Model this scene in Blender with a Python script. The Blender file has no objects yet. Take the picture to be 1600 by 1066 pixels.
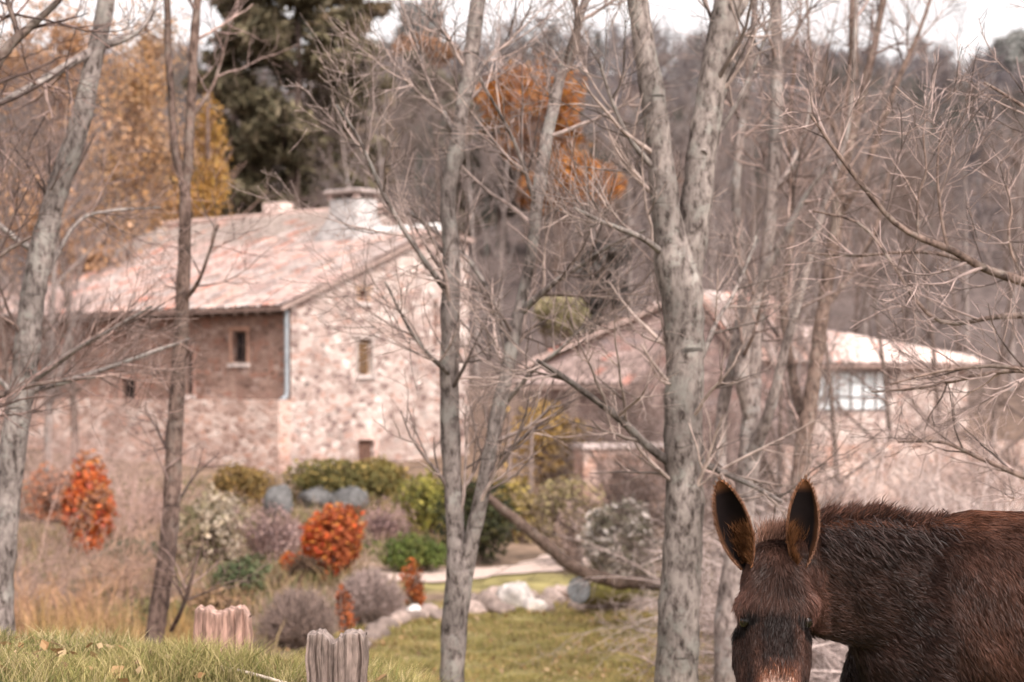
import bpy, bmesh, math
import numpy as np

rng = np.random.default_rng(11)
SC = bpy.context.scene
COL = SC.collection
FPX, EYE, HOR = 3111.1, 1.6, 610.0          # focal length in photo pixels, eye height, horizon row


def at(px, py, D):
    return np.array([(px - 800) / FPX * D, D, EYE + (HOR - py) / FPX * D])


def norm(v):
    return v / np.maximum(np.linalg.norm(v, axis=-1, keepdims=True), 1e-9)


def sstep(a, b, x):
    t = np.clip((x - a) / (b - a), 0, 1)
    return t * t * (3 - 2 * t)


# ------------------------------------------------------------------ terrain height
_PY = [-20, 0, 5.5, 7, 9, 12, 15, 20, 23, 30, 31.5, 35, 38, 44, 48, 55, 62, 72, 100, 150, 220, 255, 330, 700]
_PZ = [0, 0, 0, -.02, -.25, -.8, -1.2, -1.6, -1.7, -1.72, -1.55, -1.45, -1.2, -.9, -.55, -.2, .7, 3.0, 8.5, 18.0, 33.5, 40.5, 36.0, 20.0]


def gz(x, y):
    x = np.asarray(x, float); y = np.asarray(y, float)
    z = np.interp(y, _PY, _PZ)
    fx = np.interp(x, [-9, -2.05, -1.2, -.5, 0, .6, 1.2], [.8, .64, .56, .45, .26, .05, 0])
    s = np.where(y < 8, 2.0, 1.7)
    z = z + (fx * 1.12) * np.exp(-((y - 8) / s) ** 2)
    z = z + sstep(60, 160, y) * (-x * .012 + 1.5 * np.sin(x * .045 + 1.0) + .8 * np.sin(x * .11 + y * .03))
    z = z + .03 * np.sin(x * 2.1 + y * .7) * np.sin(y * 1.3) * sstep(4, 9, y)
    return z


# ------------------------------------------------------------------ mesh building
class Geo:
    def __init__(self):
        self.V = []; self.Q = []; self.T = []; self.C = []; self.n = 0

    def add(self, V, Q=None, T=None, C=(1, 1, 1)):
        V = np.asarray(V, np.float32).reshape(-1, 3)
        C = np.asarray(C, np.float32)
        if C.ndim == 1:
            C = np.tile(C, (len(V), 1))
        if Q is not None and len(Q): self.Q.append(np.asarray(Q, np.int64).reshape(-1, 4) + self.n)
        if T is not None and len(T): self.T.append(np.asarray(T, np.int64).reshape(-1, 3) + self.n)
        self.V.append(V); self.C.append(C); self.n += len(V)
        return self

    def mesh(self, name, mat, off=(0, 0, 0), smooth=True):
        V = np.concatenate(self.V) - np.asarray(off, np.float32)
        C = np.concatenate(self.C)
        Q = np.concatenate(self.Q) if self.Q else np.zeros((0, 4), np.int64)
        T = np.concatenate(self.T) if self.T else np.zeros((0, 3), np.int64)
        me = bpy.data.meshes.new(name)
        me.vertices.add(len(V)); me.vertices.foreach_set('co', V.ravel())
        nl = Q.size + T.size
        me.loops.add(nl)
        me.loops.foreach_set('vertex_index', np.concatenate([Q.ravel(), T.ravel()]).astype(np.int32))
        me.polygons.add(len(Q) + len(T))
        ls = np.concatenate([np.arange(len(Q)) * 4, Q.size + np.arange(len(T)) * 3]).astype(np.int32)
        me.polygons.foreach_set('loop_start', ls)
        me.polygons.foreach_set('use_smooth', np.full(len(ls), smooth, bool))
        a = me.attributes.new('Col', 'FLOAT_COLOR', 'POINT')
        a.data.foreach_set('color', np.concatenate([C, np.ones((len(C), 1), np.float32)], 1).astype(np.float32).ravel())
        if mat is not None: me.materials.append(mat)
        me.update(calc_edges=True); me.validate()
        return me


def tag(o, label=None, cat=None, group=None, kind=None):
    if label: o['label'] = label
    if cat: o['category'] = cat
    if group: o['group'] = group
    if kind: o['kind'] = kind
    return o


def thing(name, label, cat, loc=(0, 0, 0), group=None):
    o = bpy.data.objects.new(name, None); COL.objects.link(o)
    o.location = [float(c) for c in loc]
    o.empty_display_size = .2
    return tag(o, label, cat, group)


def wloc(o):
    p = np.zeros(3)
    while o is not None:
        p += np.array(o.location); o = o.parent
    return p


def part(name, geo, mat, parent=None, smooth=True):
    off = wloc(parent) if parent is not None else np.zeros(3)
    o = bpy.data.objects.new(name, geo.mesh(name, mat, off, smooth))
    COL.objects.link(o)
    if parent is not None: o.parent = parent
    return o


def solo(name, geo, mat, label, cat, group=None, smooth=True, base=None):
    """a thing that is one mesh, origin at its base"""
    V = np.concatenate(geo.V)
    b = base if base is not None else np.array([V[:, 0].mean(), V[:, 1].mean(), V[:, 2].min()])
    o = bpy.data.objects.new(name, geo.mesh(name, mat, b, smooth)); COL.objects.link(o)
    o.location = [float(c) for c in b]
    return tag(o, label, cat, group)


def dup(root, loc, rotz=0., scale=1., label=None, group=None):
    r = root.copy(); COL.objects.link(r)
    r.location = [float(c) for c in loc]; r.rotation_euler = (0, 0, rotz)
    r.scale = (scale,) * 3 if np.isscalar(scale) else scale
    if label: r['label'] = label
    if group: r['group'] = group
    for ch in list(root.children):
        c = ch.copy(); COL.objects.link(c); c.parent = r
        for g in list(ch.children):
            d = g.copy(); COL.objects.link(d); d.parent = c
    return r


def tubes(g, P, R, S=6, C=(1, 1, 1), rough=0.0, cap=False):
    P = np.asarray(P, float); R = np.asarray(R, float)
    if P.ndim == 2: P = P[None]; R = R[None]
    N, K, _ = P.shape
    T = norm(np.gradient(P, axis=1))
    m = norm(T.mean(1))
    ref = np.where(np.abs(m[:, 2:3]) < .75, np.array([[0, 0, 1.]]), np.array([[1., 0.13, 0]]))
    u = norm(np.cross(T, ref[:, None, :])); w = np.cross(T, u)
    a = np.arange(S) / S * 2 * np.pi
    rr = R[:, :, None] * np.ones(S)
    if rough: rr = rr * (1 + rough * rng.normal(size=rr.shape))
    V = P[:, :, None, :] + rr[..., None] * (np.cos(a)[:, None] * u[:, :, None, :] + np.sin(a)[:, None] * w[:, :, None, :])
    i = np.arange(N)[:, None, None]; k = np.arange(K - 1)[None, :, None]; s = np.arange(S)[None, None, :]
    b = (i * K + k) * S
    Q = np.stack(np.broadcast_arrays(b + s, b + (s + 1) % S, b + S + (s + 1) % S, b + S + s), -1).reshape(-1, 4)
    C = np.asarray(C, float)
    if C.ndim == 2: C = np.repeat(C, K * S, 0)
    n0 = V.reshape(-1, 3)
    g.add(n0, Q, C=C)
    if cap:
        for j in range(N):
            for k0 in (0, K - 1):
                c = P[j, k0]; ring = V[j, k0]
                vv = np.vstack([ring, c[None]])
                g.add(vv, T=[[q, (q + 1) % S, S] for q in range(S)], C=C if C.ndim == 1 else C[0])


def grow(P, R, n, t0, t1, ang, l0, l1, K, up=.2, wob=.12, r0=.6, rt=.2, rmax=9., flat=None):
    N, Kp, _ = P.shape
    idx = np.repeat(np.arange(N), n); M = len(idx)
    t = rng.uniform(t0, t1, M)
    f = t * (Kp - 1); i = np.minimum(f.astype(int), Kp - 2); w = (f - i)[:, None]
    base = P[idx, i] * (1 - w) + P[idx, i + 1] * w
    tan = norm(P[idx, i + 1] - P[idx, i])
    rad = R[idx, i] * (1 - w[:, 0]) + R[idx, i + 1] * w[:, 0]
    rv = rng.normal(size=(M, 3))
    if flat is not None: rv[:, 1] *= flat
    perp = norm(rv - (rv * tan).sum(1, keepdims=True) * tan)
    a = rng.normal(ang, ang * .25, M)[:, None]
    d = norm(np.cos(a) * tan + np.sin(a) * perp)
    L = rng.uniform(l0, l1, M) * (1 - .45 * t)
    Q = [base]
    for k in range(K - 1):
        d = norm(d + np.array([0, 0, up / (K - 1)]) + wob * rng.normal(size=(M, 3)))
        Q.append(Q[-1] + d * (L / (K - 1))[:, None])
    Q = np.stack(Q, 1)
    rs = np.minimum(rad * r0, rmax)
    Rq = rs[:, None] * np.linspace(1, rt, K)[None]
    return Q, Rq


def catmull(pts, n):
    pts = np.asarray(pts, float)
    p = np.vstack([2 * pts[0] - pts[1], pts, 2 * pts[-1] - pts[-2]])
    seg = np.linalg.norm(np.diff(pts[:, :3], axis=0), axis=1); cum = np.concatenate([[0], np.cumsum(seg)])
    s = np.linspace(0, cum[-1], n)
    i = np.clip(np.searchsorted(cum, s, 'right') - 1, 0, len(pts) - 2)
    t = ((s - cum[i]) / seg[i])[:, None]
    a, b, c, d = p[i], p[i + 1], p[i + 2], p[i + 3]
    return .5 * (2 * b + (c - a) * t + (2 * a - 5 * b + 4 * c - d) * t ** 2 + (3 * b - a - 3 * c + d) * t ** 3)


def leaves(g, cen, rad, n, size, cols, shell=2.4, lump=.3, squash=1.0, elong=1.5, dark=.45, seed=None, bottom=-1.0):
    """leaf sized quads through a lumpy ellipsoid; light and dark clumps"""
    cen = np.asarray(cen, float); rad = np.asarray(rad, float)
    d = norm(rng.normal(size=(n, 3)))
    d[:, 2] = np.where(d[:, 2] < bottom, -d[:, 2], d[:, 2])
    nb = 22
    bd = norm(rng.normal(size=(nb, 3))); ba = rng.uniform(-1, 1, nb)
    dp = d @ bd.T
    bumps = (np.exp((dp - 1) * 9) * ba).sum(1)
    r = (1 + lump * bumps) * rng.uniform(0, 1, n) ** (1 / shell) * np.where(rng.uniform(size=n) < .12, rng.uniform(1., 1.22, n), 1.)
    pos = cen + d * rad * r[:, None]
    nr = norm(d * .7 + rng.normal(size=(n, 3)) * .8)
    t = norm(np.cross(nr, rng.normal(size=(n, 3)))); b = np.cross(nr, t)
    s = size * rng.uniform(.6, 1.4, n)[:, None]
    V = np.stack([pos - t * s * elong * .5, pos + b * s * .35, pos + t * s * elong * .5, pos - b * s * .35], 1).reshape(-1, 3)
    cols = np.asarray(cols, float)
    cl = np.clip(.5 + .5 * np.sin(pos @ rng.normal(size=3) * 2.2 / rad.mean() + 1) + rng.normal(0, .3, n), 0, .999)
    c0 = cols[(cl * len(cols)).astype(int)]
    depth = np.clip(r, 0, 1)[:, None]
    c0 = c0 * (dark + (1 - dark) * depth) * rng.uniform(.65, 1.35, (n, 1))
    g.add(V, np.arange(n * 4).reshape(-1, 4), C=np.repeat(c0, 4, 0))


def box(g, x0, x1, y0, y1, z0, z1, M=None, C=(1, 1, 1)):
    V = np.array([[x, y, z] for z in (z0, z1) for (x, y) in ((x0, y0), (x1, y0), (x1, y1), (x0, y1))], float)
    if M is not None: V = M(V)
    g.add(V, [[0, 3, 2, 1], [4, 5, 6, 7], [0, 1, 5, 4], [1, 2, 6, 5], [2, 3, 7, 6], [3, 0, 4, 7]], C=C)


def loft(g, secs, n=24, C=(1, 1, 1), p=2.0):
    """secs: (center, a-vector, b-vector) -> closed tube of super-ellipses"""
    a = np.arange(n) / n * 2 * np.pi
    ca = np.sign(np.cos(a)) * np.abs(np.cos(a)) ** (2 / p); sa = np.sign(np.sin(a)) * np.abs(np.sin(a)) ** (2 / p)
    rings = [np.asarray(c, float) + ca[:, None] * np.asarray(u, float) + sa[:, None] * np.asarray(v, float) for c, u, v in secs]
    K = len(rings)
    V = np.vstack(rings + [np.asarray(secs[0][0], float)[None], np.asarray(secs[-1][0], float)[None]])
    Q = [[k * n + s, k * n + (s + 1) % n, (k + 1) * n + (s + 1) % n, (k + 1) * n + s] for k in range(K - 1) for s in range(n)]
    T = [[(s + 1) % n, s, K * n] for s in range(n)] + [[(K - 1) * n + s, (K - 1) * n + (s + 1) % n, K * n + 1] for s in range(n)]
    g.add(V, Q, T, C)


def rock(g, c, r, C, sq=(1, 1, .8), n=14, rough=.16, seed=0):
    lat = np.linspace(0, np.pi, n); lon = np.arange(2 * n) / (2 * n) * 2 * np.pi
    d = np.stack([np.outer(np.sin(lat), np.cos(lon)), np.outer(np.sin(lat), np.sin(lon)), np.outer(np.cos(lat), np.ones(2 * n))], -1).reshape(-1, 3)
    k = rng.normal(size=(14, 3)); k = norm(k); off = rng.uniform(.72, 1.05, 14)
    rad = np.min(np.where((d @ k.T) > .15, off / np.maximum(d @ k.T, .15), 2.0), 1)
    rad = np.clip(rad, .5, 1.2) * (1 + .04 * rng.normal(size=len(d)))
    V = np.asarray(c, float) + d * rad[:, None] * r * np.asarray(sq)
    W = 2 * n
    Q = [[i * W + j, i * W + (j + 1) % W, (i + 1) * W + (j + 1) % W, (i + 1) * W + j] for i in range(n - 1) for j in range(W)]
    g.add(V, Q, C=C)


# ------------------------------------------------------------------ materials
def newmat(name):
    m = bpy.data.materials.new(name); m.use_nodes = True
    nt = m.node_tree; nt.nodes.clear()
    out = nt.nodes.new('ShaderNodeOutputMaterial')
    b = nt.nodes.new('ShaderNodeBsdfPrincipled')
    nt.links.new(b.outputs[0], out.inputs[0])
    return m, nt, b, out


def N(nt, t, **kw):
    n = nt.nodes.new(t)
    for k, v in kw.items():
        if k.startswith('i_'): n.inputs[k[2:]].default_value = v
        else: setattr(n, k, v)
    return n


def ramp(nt, stops, interp='LINEAR'):
    r = nt.nodes.new('ShaderNodeValToRGB'); cr = r.color_ramp; cr.interpolation = interp
    while len(cr.elements) < len(stops): cr.elements.new(.5)
    for e, (p, c) in zip(cr.elements, stops):
        e.position = p; e.color = tuple(c) + (1,) if len(c) == 3 else c
    return r


def coords(nt, scale=(1, 1, 1)):
    tc = nt.nodes.new('ShaderNodeTexCoord'); mp = nt.nodes.new('ShaderNodeMapping')
    mp.inputs['Scale'].default_value = scale
    nt.links.new(tc.outputs['Object'], mp.inputs[0])
    return mp.outputs[0]


def mix(nt, a, b, fac, mode='MIX'):
    m = nt.nodes.new('ShaderNodeMix'); m.data_type = 'RGBA'; m.blend_type = mode
    for s, v in ((0, fac), (6, a), (7, b)):
        if hasattr(v, 'is_linked') or hasattr(v, 'links'): nt.links.new(v, m.inputs[s])
        else: m.inputs[s].default_value = v if s == 0 else (tuple(v) + (1,) if len(v) == 3 else v)
    return m.outputs[2]


def mat_attr(name, rough=.85, ns=6., amt=.35, bump=0., bs=40., transl=0., spec=.2, sheen=0., stretch=(1, 1, 1)):
    """colour from the mesh's own Col attribute broken up by noise"""
    m, nt, b, out = newmat(name)
    at_ = N(nt, 'ShaderNodeAttribute', attribute_name='Col')
    co = coords(nt, stretch)
    nz = N(nt, 'ShaderNodeTexNoise'); nz.inputs['Scale'].default_value = ns; nz.inputs['Detail'].default_value = 6
    nt.links.new(co, nz.inputs['Vector'])
    r = ramp(nt, [(.3, (1 - amt,) * 3), (.7, (1 + amt,) * 3)])
    nt.links.new(nz.outputs['Fac'], r.inputs[0])
    c = mix(nt, at_.outputs['Color'], r.outputs[0], 1.0, 'MULTIPLY')
    nt.links.new(c, b.inputs['Base Color'])
    b.inputs['Roughness'].default_value = rough; b.inputs['Specular IOR Level'].default_value = spec
    if sheen: b.inputs['Sheen Weight'].default_value = sheen
    if bump:
        n2 = N(nt, 'ShaderNodeTexNoise'); n2.inputs['Scale'].default_value = bs; n2.inputs['Detail'].default_value = 5
        nt.links.new(co, n2.inputs['Vector'])
        bp = N(nt, 'ShaderNodeBump'); bp.inputs['Strength'].default_value = bump; bp.inputs['Distance'].default_value = .02
        nt.links.new(n2.outputs['Fac'], bp.inputs['Height']); nt.links.new(bp.outputs[0], b.inputs['Normal'])
    if transl:
        tr = N(nt, 'ShaderNodeBsdfTranslucent'); nt.links.new(c, tr.inputs[0])
        ms = N(nt, 'ShaderNodeMixShader'); ms.inputs[0].default_value = transl
        nt.links.new(b.outputs[0], ms.inputs[1]); nt.links.new(tr.outputs[0], ms.inputs[2])
        nt.links.new(ms.outputs[0], out.inputs[0])
    return m


def mat_bark(name, light, mid, dark, lichen, sc=1.0):
    m, nt, b, out = newmat(name)
    at_ = N(nt, 'ShaderNodeAttribute', attribute_name='Col')
    co = coords(nt, (1, 1, .5))
    n1 = N(nt, 'ShaderNodeTexNoise'); n1.inputs['Scale'].default_value = 26 * sc; n1.inputs['Detail'].default_value = 8; n1.inputs['Roughness'].default_value = .65
    nt.links.new(co, n1.inputs['Vector'])
    r1 = ramp(nt, [(.36, dark), (.47, mid), (.60, light)])
    nt.links.new(n1.outputs['Fac'], r1.inputs[0])
    co2 = coords(nt, (1, 1, 1))
    n2 = N(nt, 'ShaderNodeTexNoise'); n2.inputs['Scale'].default_value = 7 * sc; n2.inputs['Detail'].default_value = 6; n2.inputs['Roughness'].default_value = .7
    nt.links.new(co2, n2.inputs['Vector'])
    r2 = ramp(nt, [(.52, (0, 0, 0)), (.62, (.75,) * 3)])
    nt.links.new(n2.outputs['Fac'], r2.inputs[0])
    c = mix(nt, r1.outputs[0], lichen, r2.outputs[0])
    co3 = coords(nt, (1, 1, 5.5))                      # dark rings and scars across the stem
    n3 = N(nt, 'ShaderNodeTexNoise'); n3.inputs['Scale'].default_value = 3.2 * sc; n3.inputs['Detail'].default_value = 4
    nt.links.new(co3, n3.inputs['Vector'])
    r3 = ramp(nt, [(.27, (.8,) * 3), (.35, (0, 0, 0))])
    nt.links.new(n3.outputs['Fac'], r3.inputs[0])
    c = mix(nt, c, tuple(v * .5 for v in dark), r3.outputs[0])
    c = mix(nt, c, at_.outputs['Color'], 1.0, 'MULTIPLY')
    nt.links.new(c, b.inputs['Base Color'])
    b.inputs['Roughness'].default_value = .9; b.inputs['Specular IOR Level'].default_value = .15
    bp = N(nt, 'ShaderNodeBump'); bp.inputs['Strength'].default_value = .7; bp.inputs['Distance'].default_value = .015
    nt.links.new(n1.outputs['Fac'], bp.inputs['Height']); nt.links.new(bp.outputs[0], b.inputs['Normal'])
    return m


def mat_stone(name, stones, mortar, sc=3.2, tint=(1, 1, 1), mw=.07, holes=True):
    m, nt, b, out = newmat(name)
    co = coords(nt, (sc, sc, sc * 1.9))
    nz = N(nt, 'ShaderNodeTexNoise'); nz.inputs['Scale'].default_value = 1.3; nz.inputs['Detail'].default_value = 3
    nt.links.new(co, nz.inputs['Vector'])
    warp = N(nt, 'ShaderNodeVectorMath', operation='MULTIPLY_ADD')
    nt.links.new(nz.outputs['Color'], warp.inputs[0]); warp.inputs[1].default_value = (.75,) * 3; nt.links.new(co, warp.inputs[2])
    v1 = N(nt, 'ShaderNodeTexVoronoi', feature='F1'); v1.inputs['Scale'].default_value = 1.0
    v2 = N(nt, 'ShaderNodeTexVoronoi', feature='DISTANCE_TO_EDGE'); v2.inputs['Scale'].default_value = 1.0
    for v in (v1, v2): nt.links.new(warp.outputs[0], v.inputs['Vector'])
    sep = N(nt, 'ShaderNodeSeparateColor'); nt.links.new(v1.outputs['Color'], sep.inputs[0])
    k = len(stones)
    r = ramp(nt, [(i / k, s) for i, s in enumerate(stones)], 'CONSTANT')
    nt.links.new(sep.outputs[0], r.inputs[0])
    n2 = N(nt, 'ShaderNodeTexNoise'); n2.inputs['Scale'].default_value = 3.; n2.inputs['Detail'].default_value = 8; n2.inputs['Roughness'].default_value = .7
    nt.links.new(co, n2.inputs['Vector'])
    rr = ramp(nt, [(.3, (.68,) * 3), (.7, (1.22,) * 3)]); nt.links.new(n2.outputs['Fac'], rr.inputs[0])
    c = mix(nt, r.outputs[0], rr.outputs[0], 1., 'MULTIPLY')
    re = ramp(nt, [(mw * .5, (1,) * 3), (mw * 1.6, (0,) * 3)]); nt.links.new(v2.outputs['Distance'], re.inputs[0])
    c = mix(nt, c, mortar, re.outputs[0])
    # broad weathering: big pale and brown areas
    n4 = N(nt, 'ShaderNodeTexNoise'); n4.inputs['Scale'].default_value = .28; n4.inputs['Detail'].default_value = 5
    nt.links.new(co, n4.inputs['Vector'])
    r4 = ramp(nt, [(.35, (.78, .72, .7)), (.65, (1.15, 1.13, 1.12))]); nt.links.new(n4.outputs['Fac'], r4.inputs[0])
    c = mix(nt, c, r4.outputs[0], 1., 'MULTIPLY')
    if holes:                                          # dark gaps where mortar has fallen out
        n3 = N(nt, 'ShaderNodeTexNoise'); n3.inputs['Scale'].default_value = 1.7; n3.inputs['Detail'].default_value = 2
        nt.links.new(co, n3.inputs['Vector'])
        r3 = ramp(nt, [(.315, (1,) * 3), (.355, (0,) * 3)]); nt.links.new(n3.outputs['Fac'], r3.inputs[0])
        c = mix(nt, c, (.055, .035, .03), r3.outputs[0])
    c = mix(nt, c, tint, 1., 'MULTIPLY')
    nt.links.new(c, b.inputs['Base Color'])
    b.inputs['Roughness'].default_value = .93; b.inputs['Specular IOR Level'].default_value = .15
    bp = N(nt, 'ShaderNodeBump'); bp.inputs['Strength'].default_value = .5; bp.inputs['Distance'].default_value = .03
    mm = N(nt, 'ShaderNodeMath', operation='MULTIPLY_ADD')
    rb = ramp(nt, [(0, (0,) * 3), (.16, (1,) * 3)]); nt.links.new(v2.outputs['Distance'], rb.inputs[0])
    nt.links.new(n2.outputs['Fac'], mm.inputs[0]); mm.inputs[1].default_value = .6; nt.links.new(rb.outputs[0], mm.inputs[2])
    nt.links.new(mm.outputs[0], bp.inputs['Height']); nt.links.new(bp.outputs[0], b.inputs['Normal'])
    return m


def mat_glass(name, col):
    m, nt, b, out = newmat(name)
    n = N(nt, 'ShaderNodeTexNoise'); n.inputs['Scale'].default_value = 3.
    r = ramp(nt, [(.3, tuple(v * .7 for v in col)), (.7, tuple(min(1, v * 1.3) for v in col))])
    nt.links.new(coords(nt), n.inputs['Vector']); nt.links.new(n.outputs['Fac'], r.inputs[0]); nt.links.new(r.outputs[0], b.inputs['Base Color'])
    b.inputs['Roughness'].default_value = .12; b.inputs['Specular IOR Level'].default_value = .6
    return m


M_leaf = mat_attr('leaf_surface', rough=.7, ns=3, amt=.25, transl=.3)
M_dry = mat_attr('dry_plant_surface', rough=.85, ns=5, amt=.2, transl=.15)
M_twig = mat_attr('twig_bark', rough=.9, ns=14, amt=.45)
M_bark = mat_bark('grey_bark', (.29, .245, .225), (.18, .148, .137), (.055, .042, .037), (.31, .29, .265))
M_bark_d = mat_bark('brown_bark', (.19, .14, .12), (.115, .082, .07), (.04, .029, .026), (.2, .17, .15))
M_bark_p = mat_bark('pale_bark', (.34, .28, .255), (.225, .18, .165), (.08, .06, .054), (.36, .33, .31))
M_rock = mat_attr('rough_stone', rough=.9, ns=9, amt=.4, bump=.7, bs=22)
M_ground = mat_attr('ground_surface', rough=1., ns=2.4, amt=.45, bump=.8, bs=14)
M_path = mat_attr('gravel_surface', rough=1., ns=9, amt=.2, bump=.5, bs=60)
M_wood = mat_attr('weathered_wood', rough=.9, ns=7, amt=.5, bump=.8, bs=16, stretch=(6, 6, 1))
M_paint = mat_attr('painted_metal', rough=.5, ns=9, amt=.15)
M_tile = mat_attr('clay_tiles', rough=.9, ns=5, amt=.28, bump=.4, bs=25)
M_grass = mat_attr('grass_blades', rough=.75, ns=1.5, amt=.3, transl=.35)
M_fur = mat_attr('animal_fur', rough=.48, ns=9, amt=.25, spec=.3, transl=.12)
M_skin = mat_attr('animal_hide', rough=.95, ns=12, amt=.3, spec=.05)
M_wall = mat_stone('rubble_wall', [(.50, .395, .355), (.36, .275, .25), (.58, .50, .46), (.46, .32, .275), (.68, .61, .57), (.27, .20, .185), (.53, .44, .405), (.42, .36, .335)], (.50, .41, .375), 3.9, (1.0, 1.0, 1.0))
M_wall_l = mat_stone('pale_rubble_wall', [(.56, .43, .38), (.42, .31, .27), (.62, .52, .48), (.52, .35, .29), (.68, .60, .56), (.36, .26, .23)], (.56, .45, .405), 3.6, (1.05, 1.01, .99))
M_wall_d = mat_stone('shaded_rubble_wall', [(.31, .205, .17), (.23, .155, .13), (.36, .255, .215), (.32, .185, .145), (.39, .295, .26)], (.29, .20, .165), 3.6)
M_wall_s = mat_stone('barn_rubble_wall', [(.36, .27, .255), (.26, .195, .19), (.42, .33, .31), (.32, .21, .19), (.30, .25, .25)], (.33, .25, .235), 2.8)
M_wall_p = mat_stone('terrace_wall', [(.60, .41, .34), (.50, .31, .24), (.62, .47, .41), (.54, .34, .27)], (.54, .38, .32), 3.4)
M_render = mat_attr('lime_render', rough=.95, ns=5, amt=.38, bump=.8, bs=9)
M_dark = mat_glass('dark_glass', (.02, .018, .02))
M_pane = mat_glass('pale_glass', (.62, .66, .68))
M_eye = mat_glass('animal_eye', (.006, .004, .003))

# ------------------------------------------------------------------ ground
xs = np.concatenate([np.linspace(-420, -45, 26), np.linspace(-42, -9, 46), np.linspace(-8.6, 8.6, 174), np.linspace(9, 42, 46), np.linspace(45, 420, 26)])
ys = np.concatenate([np.linspace(-15, 3, 16), np.linspace(3.15, 14, 90), np.linspace(14.2, 60, 170), np.linspace(61, 130, 50), np.linspace(133, 700, 60)])
X, Y = np.meshgrid(xs, ys)
Z = gz(X, Y)
fn = np.sin(X * 1.7 + 2 * np.sin(Y * .9)) * np.sin(Y * 1.9 + X * .6) * .5 + .5
litter = np.array([.17, .115, .088]); grass = np.array([.135, .125, .045]); lawn = np.array([.28, .235, .10]); soil = np.array([.21, .145, .105]); hill = np.array([.12, .092, .085])
C = np.zeros(X.shape + (3,)) + litter
wl = (sstep(18, 20, Y) * (1 - sstep(30.2, 30.9, Y)) * sstep(-3.4, -2.2, X))[..., None]
lw = lawn * (1 - .35 * fn[..., None]) + np.array([.12, .05, 0]) * sstep(0, 2.6, X)[..., None] * sstep(20, 27, Y)[..., None] * .6
C = C * (1 - wl) + lw * wl
wb = (1 - sstep(11, 14, Y))[..., None]; C = C * (1 - wb) + grass * wb
wg = (sstep(31, 32, Y) * (1 - sstep(52, 58, Y)))[..., None]; C = C * (1 - wg) + (soil * (.75 + .5 * fn[..., None])) * wg
wg2 = (sstep(31, 31.6, Y) * (1 - sstep(33.2, 34, Y)) * sstep(-2.6, -1.8, X))[..., None]; C = C * (1 - wg2) + lawn * .95 * wg2
wh = sstep(58, 75, Y)[..., None]; C = C * (1 - wh) + hill * (.8 + .4 * fn[..., None]) * wh
W_ = len(xs); I, J = np.meshgrid(np.arange(len(ys) - 1), np.arange(W_ - 1), indexing='ij')
b0 = (I * W_ + J).ravel()
g = Geo().add(np.stack([X, Y, Z], -1), np.stack([b0, b0 + 1, b0 + W_ + 1, b0 + W_], 1), C=C.reshape(-1, 3))
tag(part('ground', g, M_ground), kind='structure')

# path strip: pale track crossing above the lawn
cl = catmull([[-2.4, 32.9, 0], [-1.6, 33.0, 0], [-.6, 33.5, 0], [.4, 34.3, 0], [1.2, 35.4, 0], [2.0, 36.6, 0]], 60)
tn = norm(np.gradient(cl, axis=0)); nn = np.stack([-tn[:, 1], tn[:, 0], 0 * tn[:, 0]], 1)
rows = []
for s in np.linspace(-.62, .62, 7):
    p = cl + nn * s * (1 + .1 * np.sin(np.arange(60) * .9 + s))[:, None]; p[:, 2] = gz(p[:, 0], p[:, 1]) + .03; rows.append(p)
rows = np.stack(rows, 1)
I, J = np.meshgrid(np.arange(59), np.arange(6), indexing='ij'); b0 = (I * 7 + J).ravel()
tag(part('path', Geo().add(rows, np.stack([b0, b0 + 7, b0 + 8, b0 + 1], 1), C=(.58, .45, .39)), M_path), kind='structure')


# ------------------------------------------------------------------ grass
def blades(n, xy, h0, h1, w, cols, lean=.45):
    x, y = xy
    z = gz(x, y)
    h = rng.uniform(h0, h1, n) * (.45 + 1.1 * (np.sin(x * 5.1 + 1) * np.sin(y * 4.3) * .5 + .5))
    a = rng.uniform(0, 2 * np.pi, n)
    wd = np.stack([np.cos(a), np.sin(a), 0 * a], 1) * w
    ln = rng.normal(0, lean, (n, 2)) * h[:, None]
    p0 = np.stack([x, y, z - .01], 1)
    p1 = p0 + np.stack([ln[:, 0] * .35, ln[:, 1] * .35, h * .6], 1)
    p2 = p0 + np.stack([ln[:, 0], ln[:, 1], h], 1)
    V = np.stack([p0 - wd, p0 + wd, p1 - wd * .7, p1 + wd * .7, p2], 1).reshape(-1, 3)
    i = np.arange(n) * 5
    cols = np.asarray(cols); pn = np.clip(.5 + .35 * np.sin(x * 2.3 + 1.7 * np.sin(y * 1.9)) + rng.normal(0, .22, n), 0, .999)
    c = cols[(pn * len(cols)).astype(int)] * rng.uniform(.7, 1.3, (n, 1))
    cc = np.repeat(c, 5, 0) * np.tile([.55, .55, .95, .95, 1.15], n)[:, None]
    return Geo().add(V, np.stack([i, i + 1, i + 3, i + 2], 1), np.stack([i + 2, i + 3, i + 4], 1), cc)


n = 95000
gx = rng.uniform(-3.4, 1.2, n); gx = np.where(rng.uniform(size=n) < .35, np.round(gx / .21) * .21 + rng.normal(0, .03, n), gx); gy = rng.normal(7.6, 1.1, n); gy = np.clip(gy, 4.8, 10.6)
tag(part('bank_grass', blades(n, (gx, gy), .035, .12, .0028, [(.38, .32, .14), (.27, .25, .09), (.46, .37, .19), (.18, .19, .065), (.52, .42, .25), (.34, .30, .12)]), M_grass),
    'long green and straw coloured grass on the near bank', 'grass', kind='stuff')
n = 70000
gx = rng.uniform(-3.0, 4.6, n); gy = rng.uniform(18.5, 30.6, n)
k = gx > np.interp(gy, [18, 26, 30.6], [-3.2, -2.6, -1.6])
gx, gy = gx[k], gy[k]
g = blades(len(gx), (gx, gy), .03, .075, .008, [(.35, .285, .11), (.26, .235, .08), (.44, .32, .15), (.30, .255, .095)])
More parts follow.
